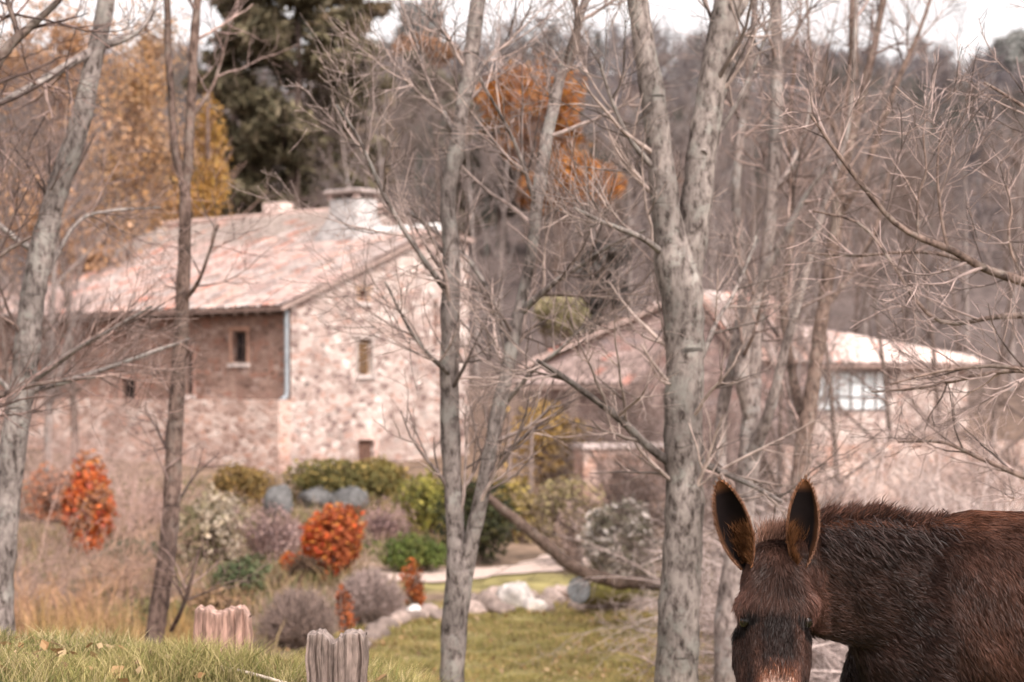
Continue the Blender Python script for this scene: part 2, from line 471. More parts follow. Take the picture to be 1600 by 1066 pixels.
tag(part('lawn_grass', g, M_grass), 'short olive and yellowing grass of the lawn below the stones', 'grass', kind='stuff')
n = 4500
gx = rng.uniform(-5.6, -2.6, n); gy = rng.uniform(17.5, 25, n); k = gx < np.interp(gy, [17, 25], [-3.0, -3.6]); gx, gy = gx[k], gy[k]
g = blades(len(gx), (gx, gy),   .3, .75, .009, [(.36, .22, .085), (.30, .19, .09), (.42, .27, .13), (.23, .17, .07)], lean=.28)
tag(part('dry_grass', g, M_dry), 'tall ochre dry grass behind the bank at left', 'grass', kind='stuff')


n = 5200
gx = np.concatenate([rng.uniform(-3, 4.6, 3600), rng.uniform(-3, 1, 1600)]); gy = np.concatenate([rng.uniform(18, 30.5, 3600), rng.uniform(6.2, 9.5, 1600)])
a_ = rng.uniform(0, 6.28, n); sz = rng.uniform(.018, .04, n); c0_ = np.stack([gx, gy, gz(gx, gy) + rng.uniform(.02, .06, n)], 1)
t_ = np.stack([np.cos(a_), np.sin(a_), rng.normal(0, .4, n)], 1) * sz[:, None]; b_ = np.stack([-np.sin(a_), np.cos(a_), rng.normal(0, .4, n)], 1) * sz[:, None] * .6
g = Geo().add(np.stack([c0_ - t_, c0_ + b_, c0_ + t_, c0_ - b_], 1), np.arange(n * 4).reshape(-1, 4), C=np.repeat(np.array([(.30, .17, .08), (.40, .25, .13), (.2, .12, .07), (.48, .34, .2)])[rng.integers(4, size=n)], 4, 0))
tag(part('fallen_leaves', g, M_leaf), 'brown fallen leaves scattered over the lawn and bank', 'fallen leaves', kind='stuff')
n = 60000
gy = rng.uniform(13, 47, n); gx = rng.uniform(-.3, .08, n) * gy
k = (gx < np.interp(gy, [13, 26, 30, 33, 47], [-2.9, -2.9, -2.2, -1.5, 1.5])) & ~((gy > 32.2) & (gy < 36.5) & (gx > -2.5))
clp = np.sin(gx * 1.9 + 2 * np.sin(gy * .8)) * np.sin(gy * 1.3 + gx) + rng.normal(0, .35, n)
k &= clp > -.25
gx, gy = gx[k], gy[k]
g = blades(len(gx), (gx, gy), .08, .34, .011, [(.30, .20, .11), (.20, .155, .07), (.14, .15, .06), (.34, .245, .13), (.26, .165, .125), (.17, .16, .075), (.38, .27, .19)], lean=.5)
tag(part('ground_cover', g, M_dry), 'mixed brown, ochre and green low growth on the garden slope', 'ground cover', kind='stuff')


# ------------------------------------------------------------------ bare trees in front
def hero(name, label, cat, D, limbs, mat, tw, tint=(1, 1, 1), twc=(.3, .24, .215), base=None, group=None):
    """limbs: list of point lists (px, py, width px[, depth offset]); first is the trunk"""
    L0 = limbs[0]
    p0 = at(L0[0][0], L0[0][1], D + (L0[0][3] if len(L0[0]) > 3 else 0))
    zb = float(gz(p0[0], p0[1]))
    root = thing(name, label, cat, (p0[0], p0[1], min(p0[2], zb) if base is None else base), group)
    allP = []
    for j, L in enumerate(limbs):
        pts = []
        for q in L:
            d = D + (q[3] if len(q) > 3 else 0)
            pts.append(list(at(q[0], q[1], d)) + [q[2] * .5 / FPX * d])
        if j == 0 and pts[0][2] > zb - .05:
            x, y, z, r = pts[0]
            pts.insert(0, [x, y, zb + .25, r * 1.05]) if z > zb + .6 else None
            pts.insert(0, [x, y, zb - .1, r * 1.6])
        pts = np.array(pts)
        ln = np.linalg.norm(np.diff(pts[:, :3], axis=0), axis=1).sum()
        n_ = max(8, int(ln / .07))
        c = catmull(pts, n_)
        P = c[:, :3] + np.cumsum(rng.normal(0, .0022, (n_, 3)), 0) * np.array([1, 1, .2]); R = np.maximum(c[:, 3], .004)
        R = R * (1 + .022 * rng.normal(size=n_))
        for q in range(max(1, int(ln / .5))):           # knots and collars
            k0 = rng.integers(1, n_ - 1); R[max(0, k0 - 1):k0 + 1] *= rng.uniform(1.02, 1.08)
        S_ = 14 if R.max() > .03 else 8; g = Geo(); tubes(g, P, R, S_, tint, rough=.026, cap=True)
        Vt = g.V[0]; st = np.sin(Vt @ np.array([9., 5, 2.3]) + 2 * np.sin(Vt[:, 2] * 3.1)) * np.sin(Vt @ np.array([-4., 7, 5.1])); g.C[0] = g.C[0] * (1 + .3 * np.clip(st, -1, .5))[:, None] * rng.uniform(.82, 1.15, (len(Vt), 1))
        moss = (sstep(.9, .1, Vt[:, 2] - zb) if j == 0 else 0 * Vt[:, 2])[:, None] * .6; g.C[0] = g.C[0] * (1 - moss) + g.C[0] * np.array([.55, .58, .38]) * moss
        if j and L[0][0] == 1046: g.C = [c * .6 for c in g.C]
        part('trunk' if j == 0 else 'limb', g, mat, root)
        i = np.linspace(0, n_ - 1, 10).astype(int)
        allP.append((P[i], R[i]))
    P = np.stack([a for a, _ in allP]); R = np.stack([b for _, b in allP])
    g = Geo()
    n1, n2, n3, l1, t0 = tw['n'][0], tw['n'][1], tw['n'][2], tw['l'], tw.get('t0', .3)
    P1, R1 = grow(P, R, n1, t0, .98, tw.get('ang', .8), l1 * .6, l1 * 1.4, 8, up=tw.get('up', .35), wob=.10, r0=.5, rt=.22, rmax=.016)
    P2, R2 = grow(P1, R1, n2, .2, .98, .75, l1 * .3, l1 * .75, 6, up=.25, wob=.12, r0=.65, rt=.3, rmax=.008)
    tw1 = np.array(twc)
    def cv(n): return tw1 * rng.choice([.35, .6, .9, 1.2, 1.5], (n, 1)) * rng.uniform(.85, 1.15, (n, 1)) * np.array([1, .97, .96])
    tubes(g, P1, R1, 5, cv(len(P1))); tubes(g, P2, np.maximum(R2, .0016), 4, cv(len(P2)))
    if n3:
        P3, R3 = grow(P2, R2, n3, .2, .98, .7, l1 * .12, l1 * .4, 4, up=.15, wob=.12, r0=.7, rt=.4, rmax=.0045)
        tubes(g, P3, np.maximum(R3, .0013), 3, cv(len(P3)))
    part('twigs', g, M_twig, root)
    return root


hero('bare_tree', 'leaning grey trunked bare tree at the far left, cut off by the frame', 'tree', 13,
     [[(2, 985, 46), (8, 830, 44), (22, 700, 42), (42, 570, 40), (60, 430, 38), (88, 310, 36), (125, 200, 33), (150, 90, 29), (168, 0, 26), (190, -140, 22), (235, -420, 12)],
      [(152, 75, 16), (95, 108, 14, -.2), (40, 140, 12, -.4), (-60, 190, 8, -.6)],
      [(166, 70, 14), (205, 55, 9, .1), (235, 20, 7, .3), (262, -70, 5, .4)],
      [(58, 590, 14), (125, 545, 8, -.2), (180, 515, 6, -.4), (240, 480, 4, -.5)],
      [(50, 610, 12), (130, 588, 8, .1), (215, 560, 6, .2), (300, 530, 4, .3)],
      [(70, 400, 12), (20, 370, 9), (-60, 300, 7)],
      [(38, 640, 12), (5, 600, 9), (-50, 560, 7)],
      [(60, 450, 10), (120, 350, 6, .3), (170, 330, 5, .5), (250, 325, 3, .7)]],
     M_bark, dict(n=(7, 5, 4), l=.75, t0=.25), twc=(.24, .175, .155))
hero('bare_tree', 'slim brown bare tree in front of the house eave wall, forking high', 'tree', 16,
     [[(238, 1015, 30), (252, 920, 29), (266, 820, 27), (273, 700, 26), (280, 580, 24), (286, 450, 21), (291, 350, 19), (290, 285, 18)],
      [(290, 295, 15), (275, 230, 13), (268, 140, 12), (261, 60, 11), (258, -20, 10), (250, -200, 7)],
      [(290, 295, 16), (299, 220, 15), (303, 130, 14), (306, 40, 13), (312, -60, 11), (320, -260, 7)],
      [(268, 985, 8), (285, 950, 7, -.2), (300, 905, 6, -.3), (312, 860, 4, -.3)],
      [(288, 470, 9), (310, 440, 6, -.2), (325, 400, 5, -.3), (340, 350, 4, -.4)],
      [(300, 180, 8), (330, 140, 6, .3), (350, 80, 5, .4), (370, 0, 3, .5)]],
     M_bark_d, dict(n=(6, 5, 4), l=.8, t0=.3), tint=(1.05, .98, .95), twc=(.26, .19, .17))
hero('bare_tree', 'two stemmed grey bare tree at the centre, splitting in a narrow V above the stones', 'tree', 12,
     [[(708, 1085, 40), (712, 980, 41), (722, 890, 42), (716, 830, 30), (711, 740, 29), (708, 620, 30), (712, 480, 29), (713, 390, 27), (706, 320, 24), (716, 250, 22), (727, 180, 22), (741, 90, 24), (757, 0, 23), (772, -90, 20), (800, -300, 12)],
      [(724, 905, 30), (741, 830, 25, -.05), (760, 730, 23, -.1), (778, 640, 22, -.1), (795, 560, 21, -.1), (808, 490, 20, -.05)],
      [(806, 500, 18), (826, 420, 17), (840, 330, 19), (854, 240, 20, .1), (877, 130, 17, .2), (902, 60, 14, .2), (925, -30, 11, .3), (950, -160, 7, .3)],
      [(806, 495, 14), (850, 455, 10, -.2), (890, 425, 8, -.3), (960, 380, 6, -.5), (1010, 360, 4, -.6)],
      [(795, 560, 12), (770, 470, 9, .2), (735, 410, 8, .3), (690, 370, 6, .4), (640, 330, 4, .6)],
      [(709, 470, 11), (660, 400, 8, -.2), (610, 320, 7, -.3), (560, 215, 5, -.4), (525, 165, 4, -.5)],
      [(720, 220, 10), (680, 150, 7, .2), (650, 60, 5, .3), (615, -30, 4, .4)],
      [(708, 590, 9), (660, 545, 6, -.3), (630, 500, 5, -.4), (600, 440, 3, -.5)],
      [(840, 330, 9), (820, 260, 6, -.1), (790, 190, 5, -.2), (752, 120, 4, -.3)],
      [(735, 130, 9), (770, 80, 6, .2), (800, 60, 5, .2), (830, 10, 3, .3)],
      [(778, 640, 10), (830, 580, 7, -.2), (880, 540, 5, -.3), (950, 470, 3, -.4)]],
     M_bark, dict(n=(10, 6, 4), l=.8, t0=.2), twc=(.34, .27, .245))
hero('bare_tree', 'stout grey bare tree left of the donkey with a thick forked trunk', 'tree', 11,
     [[(1056, 1090, 76), (1060, 980, 66), (1066, 880, 61), (1070, 760, 60), (1066, 640, 60), (1067, 540, 62), (1060, 455, 66), (1046, 385, 54), (1033, 310, 44), (1024, 220, 40), (1014, 130, 38), (1002, 50, 34), (992, -30, 30), (975, -220, 20)],
      [(1072, 440, 48, .05), (1084, 350, 46, .05), (1092, 270, 46, .08), (1106, 180, 46, .1), (1122, 90, 46, .1), (1140, 0, 44, .1), (1160, -120, 34, .1), (1200, -300, 18, .1)],
      [(1046, 722, 17), (1005, 690, 14, -.1), (965, 650, 12.5, -.2), (920, 615, 11, -.3), (880, 585, 9, -.4), (845, 562, 6, -.5)],
      [(1040, 400, 12), (1000, 370, 9, -.2), (950, 350, 7, -.3), (900, 325, 5, -.4)],
      [(1100, 240, 12), (1130, 200, 9, .2), (1160, 150, 7, .3), (1200, 60, 5, .5), (1230, -20, 4, .6)],
      [(1030, 270, 11), (985, 220, 7, -.1), (960, 170, 6, -.1), (935, 90, 4, -.2)],
      [(1090, 720, 12), (1130, 740, 10, -.1), (1175, 760, 8, -.2), (1220, 785, 6, -.3)],
      [(1095, 560, 10), (1120, 500, 7, .2), (1150, 450, 6, .4), (1180, 370, 4, .6)],
      [(1150, 20, 20, .1), (1190, -60, 14, .2), (1240, -200, 9, .2)]],
     M_bark, dict(n=(8, 6, 4), l=.75, t0=.25), tint=(1.0, 1.0, .99), twc=(.30, .24, .215))
hero('bare_tree', 'clump of thin pale grey stems rising behind the donkey head', 'tree', 15,
     [[(1135, 1080, 36), (1138, 960, 38), (1160, 820, 36), (1172, 720, 34), (1176, 620, 28), (1182, 520, 24), (1196, 420, 21), (1208, 300, 20), (1216, 180, 19), (1217, 60, 18), (1214, -60, 15), (1210, -260, 9)],
      [(1150, 870, 26), (1128, 760, 22, .1), (1130, 640, 18, .2), (1150, 545, 16, .2), (1160, 440, 15, .3), (1150, 300, 14, .3), (1165, 150, 12, .3), (1180, 0, 9, .3), (1190, -160, 6, .3)],
      [(1172, 720, 22), (1205, 640, 18, -.2), (1225, 560, 14, -.3), (1260, 430, 12, -.4), (1290, 320, 10, -.5), (1322, 210, 8, -.5), (1336, 60, 7, -.6), (1340, -80, 5, -.6)],
      [(1174, 650, 24), (1160, 590, 22, -.1), (1168, 520, 22, -.1), (1190, 440, 18, -.2), (1225, 370, 12, -.3), (1262, 300, 8, -.4), (1300, 250, 5, -.5)],
      [(1208, 300, 9), (1240, 250, 6, .3), (1262, 190, 5, .4), (1280, 70, 3, .5)]],
     M_bark_p, dict(n=(9, 6, 4), l=.9, t0=.2), twc=(.31, .235, .21))
hero('bare_tree', 'many stemmed bare tree standing behind the donkey ears with spreading upper forks', 'tree', 19,
     [[(1250, 860, 30), (1255, 720, 27), (1272, 600, 23), (1290, 470, 21), (1310, 360, 20), (1322, 250, 19), (1335, 130, 16), (1338, 0, 13), (1345, -160, 8)],
      [(1320, 260, 15), (1345, 160, 13, .2), (1368, 70, 11, .3), (1385, -20, 9, .4), (1410, -160, 5, .5)],
      [(1310, 340, 12), (1350, 270, 10, -.3), (1400, 130, 8, -.4), (1430, 60, 6, -.4), (1450, 0, 5, -.4), (1465, -60, 3, -.5)],
      [(1322, 250, 9), (1290, 160, 7), (1268, 80, 5), (1262, -40, 4)],
      [(1262, 690, 16), (1238, 590, 14, .3), (1222, 480, 12, .4), (1235, 350, 9, .5), (1230, 200, 7, .6), (1245, 60, 5, .6)],
      [(1290, 480, 10), (1330, 430, 7, .3), (1370, 360, 6, .5), (1395, 260, 4, .6)]],
     M_bark_d, dict(n=(9, 6, 4), l=1.0, t0=.2), tint=(1.25, 1.2, 1.15), twc=(.27, .2, .18))
hero('bare_tree', 'bare tree just out of frame at right, reaching long thin boughs in above the donkey', 'tree', 9,
     [[(1760, 1100, 70), (1750, 900, 64), (1740, 700, 60), (1735, 500, 55), (1720, 300, 48), (1700, 100, 40), (1690, -200, 28)],
      [(1735, 500, 20), (1660, 462, 17, -.1), (1600, 440, 15, -.2), (1540, 420, 13, -.2), (1480, 388, 12, -.3), (1400, 352, 9, -.3), (1330, 272, 8, -.3), (1262, 180, 4, -.3)],
      [(1735, 480, 15), (1650, 492, 11, .2), (1560, 495, 8, .3), (1480, 506, 7, .4), (1430, 472, 6, .4), (1390, 410, 5, .5), (1340, 350, 4, .6), (1270, 330, 3, .7)],
      [(1738, 640, 16), (1670, 600, 10), (1600, 578, 8), (1520, 588, 7, .1), (1440, 605, 5, .2), (1360, 612, 3, .3)],
      [(1738, 660, 14), (1650, 590, 9, -.2), (1560, 572, 6, -.3), (1470, 580, 5, -.3), (1390, 600, 3, -.3)],
      [(1740, 800, 16), (1660, 770, 11, .2), (1590, 742, 9, .2), (1520, 712, 7, .3), (1470, 690, 5, .3), (1400, 690, 3, .4)],
      [(1730, 420, 14), (1650, 440, 9, .4), (1560, 425, 7, .5), (1450, 395, 6, .6), (1330, 400, 4, .7), (1250, 395, 2, .8)],
      [(1715, 260, 14), (1650, 200, 9), (1590, 160, 6), (1540, 130, 4)],
      [(1480, 388, 6, -.3), (1468, 330, 5, -.3), (1462, 260, 4, -.3), (1470, 200, 2, -.3)],
      [(1434, 365, 5, -.3), (1432, 310, 4, -.3), (1446, 270, 3, -.3), (1440, 210, 2, -.3)],
      [(1600, 440, 6, -.2), (1575, 380, 5, -.2), (1578, 330, 4, -.2), (1570, 290, 2, -.2)]],
     M_bark_d, dict(n=(8, 5, 3), l=.5, t0=.3, ang=.75, up=.3), tint=(1.5, 1.45, 1.42), twc=(.33, .255, .235))
hero('bare_tree', 'bare tree hidden past the left edge whose dark boughs enter the top left corner', 'tree', 11,
     [[(-190, 1050, 60), (-180, 800, 56), (-170, 500, 50), (-150, 250, 42), (-130, 0, 34), (-110, -250, 24)],
      [(-165, 420, 18), (-80, 250, 16), (0, 95, 17), (45, 45, 13), (95, 0, 9), (140, -60, 5)],
      [(30, 60, 9), (20, 20, 8), (5, -30, 6)],
      [(-160, 600, 16), (-80, 470, 11, .2), (0, 400, 8, .3), (50, 370, 5, .4)],
      [(-165, 700, 14), (-60, 640, 11), (10, 615, 9), (60, 600, 6), (150, 590, 3)]],
     M_bark_d, dict(n=(8, 5, 4), l=.8, t0=.3), twc=(.2, .14, .125))


# ------------------------------------------------------------------ slender trees of the middle distance
def bare_proto(name, H, n, col, mat, spread=.7):
    root = thing(name, 'proto', 'tree', (0, 0, 0))
    K = 14; t = np.linspace(0, 1, K)
    bend = rng.normal(0, .05, 2)
    P = np.stack([bend[0] * H * t ** 2 + np.cumsum(rng.normal(0, .02, K)) * t, bend[1] * H * t ** 2, H * t - .3], 1)[None]
    R = (.012 * H * (1 - t * .93))[None]
    g = Geo(); tubes(g, P, R, 9, (1, 1, 1), rough=.03)
    PL, RL = grow(P, R, n[0], .22, .92, .6, H * .25, H * .48, 9, up=.55, wob=.09, r0=.62, rt=.15)
    tubes(g, PL, RL, 6)
    part('trunk', g, mat, root)
    g = Geo(); c = np.array(col)
    def cv(m): return c * rng.uniform(.6, 1.4, (m, 1))
    P1, R1 = grow(np.concatenate([PL]), RL, n[1], .15, .98, spread, H * .08, H * .2, 6, up=.35, wob=.12, r0=.6, rt=.3)
    P2, R2 = grow(P1, R1, n[2], .15, .98, .7, H * .03, H * .09, 4, up=.2, wob=.12, r0=.7, rt=.4)
    tubes(g, P1, np.maximum(R1, .004), 4, cv(len(P1))); tubes(g, P2, np.maximum(R2, .0035), 3, cv(len(P2)))
    part('twigs', g, M_twig, root)
    return root


protos = [bare_proto('slender_tree', 9.5, (9, 9, 9), (.22, .172, .158), M_bark_p),
          bare_proto('slender_tree', 8.5, (11, 9, 8), (.19, .145, .13), M_bark_d),
          bare_proto('slender_tree', 10.5, (8, 10, 9), (.25, .20, .185), M_bark_p)]
used = [False] * 3
GRP = 'slender bare trees behind and beside the buildings'


def put_tree(px, D, k, sc, label, rot=None):
    x = (px - 800) / FPX * D
    loc = (x, D, float(gz(x, D)) - .05); rz = rng.uniform(0, 6.28) if rot is None else rot
    if not used[k]:
        used[k] = True; r = protos[k]; r.location = loc; r.rotation_euler = (0, 0, rz); r.scale = (sc,) * 3
        r['label'] = label; r['group'] = GRP
    else:
        dup(protos[k], loc, rz, sc, label, GRP)


for (px, D, k, sc) in [(20, 44, 1, .95), (75, 47, 0, 1.), (118, 52, 1, 1.1), (205, 60, 0, .8), (-30, 38, 1, 1.)]:
    put_tree(px, D, k, sc, 'thin brown bare tree in the thicket left of the stone house')
for (px, D, k, sc) in [(560, 70, 0, 1.0), (612, 66, 2, .95), (655, 72, 1, 1.), (745, 68, 0, .95), (780, 74, 2, .9), (520, 76, 1, 1.), (585, 80, 2, 1.1), (690, 78, 1, 1.15), (440, 78, 0, .85), (835, 82, 1, .9)]:
    put_tree(px, D, k, sc, 'thin grey bare tree behind the ridge of the stone house')
for (px, D, k, sc) in [(905, 62, 1, .8), (940, 66, 0, .9), (985, 64, 2, .85), (1030, 70, 1, .9), (1075, 66, 0, 1.), (1110, 72, 2, 1.), (1145, 62, 1, 1.), (1180, 69, 0, 1.1), (880, 74, 1, .85)]:
    put_tree(px, D, k, sc, 'thin grey bare tree behind the gabled barn')
for (px, D, k, sc) in [(1235, 40, 0, .8), (1275, 66, 2, 1.), (1310, 36, 1, .75), (1350, 68, 0, 1.1), (1395, 42, 1, .8), (1430, 70, 2, 1.1), (1470, 46, 1, .85), (1510, 72, 0, 1.), (1545, 40, 1, .8), (1580, 66, 2, 1.), (1620, 44, 1, .95), (1215, 30, 1, .62), (1640, 34, 1, .8), (1500, 62, 1, .9), (1410, 64, 1, .9), (1330, 62, 1, .9)]:
    put_tree(px, D, k, sc, 'thin bare tree around the long tiled shed at right')

# ------------------------------------------------------------------ far wooded hill: one mass of bare crowns
def far_proto(H, n):
    K = 6; t = np.linspace(0, 1, K)
    P = np.stack([rng.normal(0, .03, K) * H * t, rng.normal(0, .03, K) * H * t, H * .8 * t], 1)[None]; R = (.013 * H * (1 - t * .85))[None]
    PL, RL = grow(P, R, n[0], .2, .98, .7, H * .25, H * .5, 5, up=.5, wob=.1, r0=.6, rt=.2)
    P1, R1 = grow(PL, RL, n[1], .15, .98, .7, H * .1, H * .22, 3, up=.3, wob=.14, r0=.6, rt=.4)
    P2, R2 = grow(P1, R1, n[2], .1, .98, .7, H * .05, H * .1, 2, up=.15, wob=.1, r0=.7, rt=.5)
    g = Geo()
    tubes(g, P, R, 4); tubes(g, PL, np.maximum(RL, .02), 3); tubes(g, P1, np.maximum(R1, .018), 3, (.92, .9, .9)); tubes(g, P2, np.maximum(R2, .016), 3, (.88, .86, .86))
    return np.concatenate(g.V), np.concatenate(g.Q), np.concatenate(g.C)


fp = [far_proto(7, (10, 6, 5)) for _ in range(5)]
g = Geo()
ty = np.concatenate([rng.uniform(86, 150, 420), rng.uniform(150, 262, 900)])
tx = rng.uniform(-.30, .30, len(ty)) * ty
pal = np.array([(.14, .125, .135), (.19, .165, .17), (.26, .225, .22), (.31, .265, .25), (.26, .185, .15), (.21, .17, .145), (.16, .155, .135)])
for x, y in zip(tx, ty):
    V, Q, C = fp[rng.integers(5)]
    a = rng.uniform(0, 6.28); s = rng.uniform(.7, 1.12); ca, sa = np.cos(a) * s, np.sin(a) * s
    W2 = np.stack([V[:, 0] * ca - V[:, 1] * sa + x, V[:, 0] * sa + V[:, 1] * ca + y, V[:, 2] * s + float(gz(x, y)) - .2], 1)
    hz = np.clip((y - 80) / 200, 0, 1)  # distance haze, mixed into the crown colours below
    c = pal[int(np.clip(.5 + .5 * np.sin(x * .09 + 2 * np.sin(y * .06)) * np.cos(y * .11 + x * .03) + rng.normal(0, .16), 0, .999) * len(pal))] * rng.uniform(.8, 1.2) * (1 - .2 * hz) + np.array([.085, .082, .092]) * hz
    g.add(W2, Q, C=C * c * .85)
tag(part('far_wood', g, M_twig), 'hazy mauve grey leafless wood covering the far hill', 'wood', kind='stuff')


# ------------------------------------------------------------------ leafy trees behind
def leafy(name, label, D, px, py_top, py_bot, blobs, cols, trunk=(.17, .12, .10), lsize=.16, nl=2600, group=None, twn=40, tw=None, M=None):
    base = at(px, py_bot, D); zb = float(gz(base[0], D)); root = thing(name, label, 'tree', (base[0], D, zb), group)
    top = at(px, py_top, D)[2]
    K = 12; t = np.linspace(0, 1, K)
    P = np.stack([base[0] + rng.normal(0, .05, K) * t, D + rng.normal(0, .05, K) * t, zb - .2 + (top - zb) * t], 1)[None]
    H = top - zb; R = (.016 * H * (1 - .9 * t) + .02)[None]
    g = Geo(); tubes(g, P, R, 9, trunk)
    PL, RL = grow(P, R, twn, .12, .97, 1.0, H * .16, H * .34, 6, up=.35, wob=.12, r0=.4, rt=.2)
    tubes(g, PL, RL, 4, np.array(tw if tw is not None else trunk) * rng.uniform(.7, 1.3, (len(PL), 1)))
    part('trunk', g, M_twig, root)
    g = Geo()
    for (bx, by, rx, ry, f) in blobs:
        c = at(bx, by, D + rng.uniform(-.8, .8)); s = D / FPX
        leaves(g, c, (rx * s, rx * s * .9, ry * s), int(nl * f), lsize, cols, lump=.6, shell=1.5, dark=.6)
    part('crown', g, M or M_leaf, root)
    return root


OCH = [(.52, .29, .13), (.58, .34, .15), (.48, .29, .17), (.60, .39, .21), (.50, .33, .22)]
leafy('ochre_tree', 'ochre leaved tree between the leaning grey trunk and the slim fork', 66, 215, 70, 420,
      [(215, 150, 80, 110, 1.1), (175, 260, 85, 95, 1.1), (255, 250, 80, 100, 1.1), (195, 345, 110, 55, 1), (235, 70, 70, 80, .8), (270, 340, 60, 40, .6)], OCH, lsize=.10, nl=2100, tw=(.4, .27, .2), twn=90)
leafy('ochre_tree', 'golden ochre tree touching the dark pine behind the roof end', 67, 325, 140, 400,
      [(325, 220, 32, 70, 1), (330, 290, 28, 50, .8), (300, 310, 40, 40, .7)], [(.50, .28, .08), (.56, .35, .10), (.44, .25, .09)], lsize=.10, nl=1700, tw=(.3, .2, .16))
leafy('ochre_tree', 'dull orange thin crowned tree behind the far left trunk', 60, 90, 20, 470,
      [(90, 180, 100, 150, 1.), (50, 350, 100, 110, .9), (140, 410, 90, 70, .8), (20, 90, 80, 90, .7), (110, 60, 80, 80, .7)], [(.52, .31, .18), (.46, .26, .13), (.58, .37, .24)], lsize=.11, nl=2200, twn=120, tw=(.33, .24, .21))
ORG = [(.47, .19, .045), (.40, .155, .045), (.52, .24, .07), (.34, .14, .06)]
leafy('orange_beech', 'orange leaved beech high behind the centre tree', 92, 835, 105, 330,
      [(800, 150, 55, 45, 1), (855, 165, 60, 55, 1.1), (885, 215, 45, 50, .9), (820, 230, 40, 30, .5)], ORG, lsize=.2, nl=2600)
leafy('orange_beech', 'lower orange beech right of the centre tree, thin with bare branches', 84, 875, 230, 340,
      [(880, 270, 55, 45, 1), (840, 300, 45, 30, .8), (930, 290, 45, 35, .6)], ORG, lsize=.18, nl=2300)
leafy('orange_beech', 'small russet tree far up the slope right of the pine', 150, 660, 50, 110,
      [(650, 72, 40, 22, 1), (690, 85, 32, 18, .8)], [(.38, .2, .11), (.32, .17, .1), (.42, .24, .14)], lsize=.3, nl=700)


def pine(label, D, px, py_top, py_bot, wpx, nb, cols, name='pine_tree', lsize=.2, group=None):
    base = at(px, py_bot, D); zb = float(gz(base[0], D)); top = at(px, py_top, D)[2]; H = top - zb
    root = thing(name, label, 'tree', (base[0], D, zb), group)
    K = 14; t = np.linspace(0, 1, K)
    P = np.stack([base[0] + np.cumsum(rng.normal(0, .05, K)), D + 0 * t, zb - .3 + H * t], 1)[None]; R = (.018 * H * (1 - .9 * t) + .03)[None]
    g = Geo(); tubes(g, P, R, 10, (.20, .145, .125))
    w = wpx * .5 * D / FPX
    PL, RL = grow(P, R, nb, .22, .98, 1.25, w * .9, w * 1.75, 6, up=.1, wob=.08, r0=.4, rt=.2)
    tubes(g, PL, RL, 4, (.16, .115, .10)); part('trunk', g, M_twig, root)
    g = Geo()
    for k in range(len(PL)):
        for q in (3, 4, 5):
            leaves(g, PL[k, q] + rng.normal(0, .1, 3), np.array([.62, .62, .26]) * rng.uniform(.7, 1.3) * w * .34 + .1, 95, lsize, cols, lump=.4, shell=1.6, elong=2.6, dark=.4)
    part('crown', g, M_leaf, root)


PIN = [(.165, .14, .085), (.125, .11, .068), (.21, .175, .105), (.18, .145, .095)]
pine('broad dark pine rising behind the ridge of the stone house', 76, 455, -60, 300, 250, 74, PIN)
pine('narrower dark pine at the left of the broad pine', 80, 365, -30, 290, 150, 52, PIN)
pine('brownish pine at the right of the broad pine', 84, 535, -50, 300, 130, 44, [(.19, .145, .085), (.15, .12, .07), (.24, .17, .10)])
pine('dark pine half hidden behind the centre tree, below the skyline', 120, 680, 90, 230, 110, 40, [(.22, .19, .145), (.18, .16, .12), (.26, .22, .17)], lsize=.3)
pine('low dark pine at the foot of the orange beech', 96, 780, 200, 320, 120, 36, [(.19, .155, .11), (.16, .13, .09)], lsize=.25)
pine('grey green conifer on the skyline at the right edge', 230, 1600, 85, 230, 120, 40, [(.33, .33, .31), (.28, .285, .27), (.37, .36, .34)], lsize=.55)  # distance haze put into the needle colours here and on the next conifer
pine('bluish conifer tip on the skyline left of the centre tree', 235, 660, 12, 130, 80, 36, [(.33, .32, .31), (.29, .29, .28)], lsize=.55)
pine('dark conifer standing behind the gable verge of the barn', 62, 942, 372, 520, 66, 26, [(.15, .13, .12), (.11, .10, .095)], lsize=.16)

# ------------------------------------------------------------------ stone house
Cx, Cy = -5.55, 50.0
U = np.array([-.765, .643, 0]); VV = np.array([.643, .765, 0]); O = np.array([Cx, Cy, 0])


def H3(P):
    P = np.asarray(P, float)
    return O + P[..., 0:1] * U + P[..., 1:2] * VV + P[..., 2:3] * np.array([0, 0, 1.])


def gb(px): k = (px - 800) / FPX; return (50 * k + 5.55) / (.643 - .765 * k)
def ga(px): k = (px - 800) / FPX; return (-5.55 - 50 * k) / (.765 + .643 * k)
def zb_(b, py): return EYE + (HOR - py) / FPX * (50 + .765 * b)
def za_(a, py): return EYE + (HOR - py) / FPX * (50 + .643 * a)


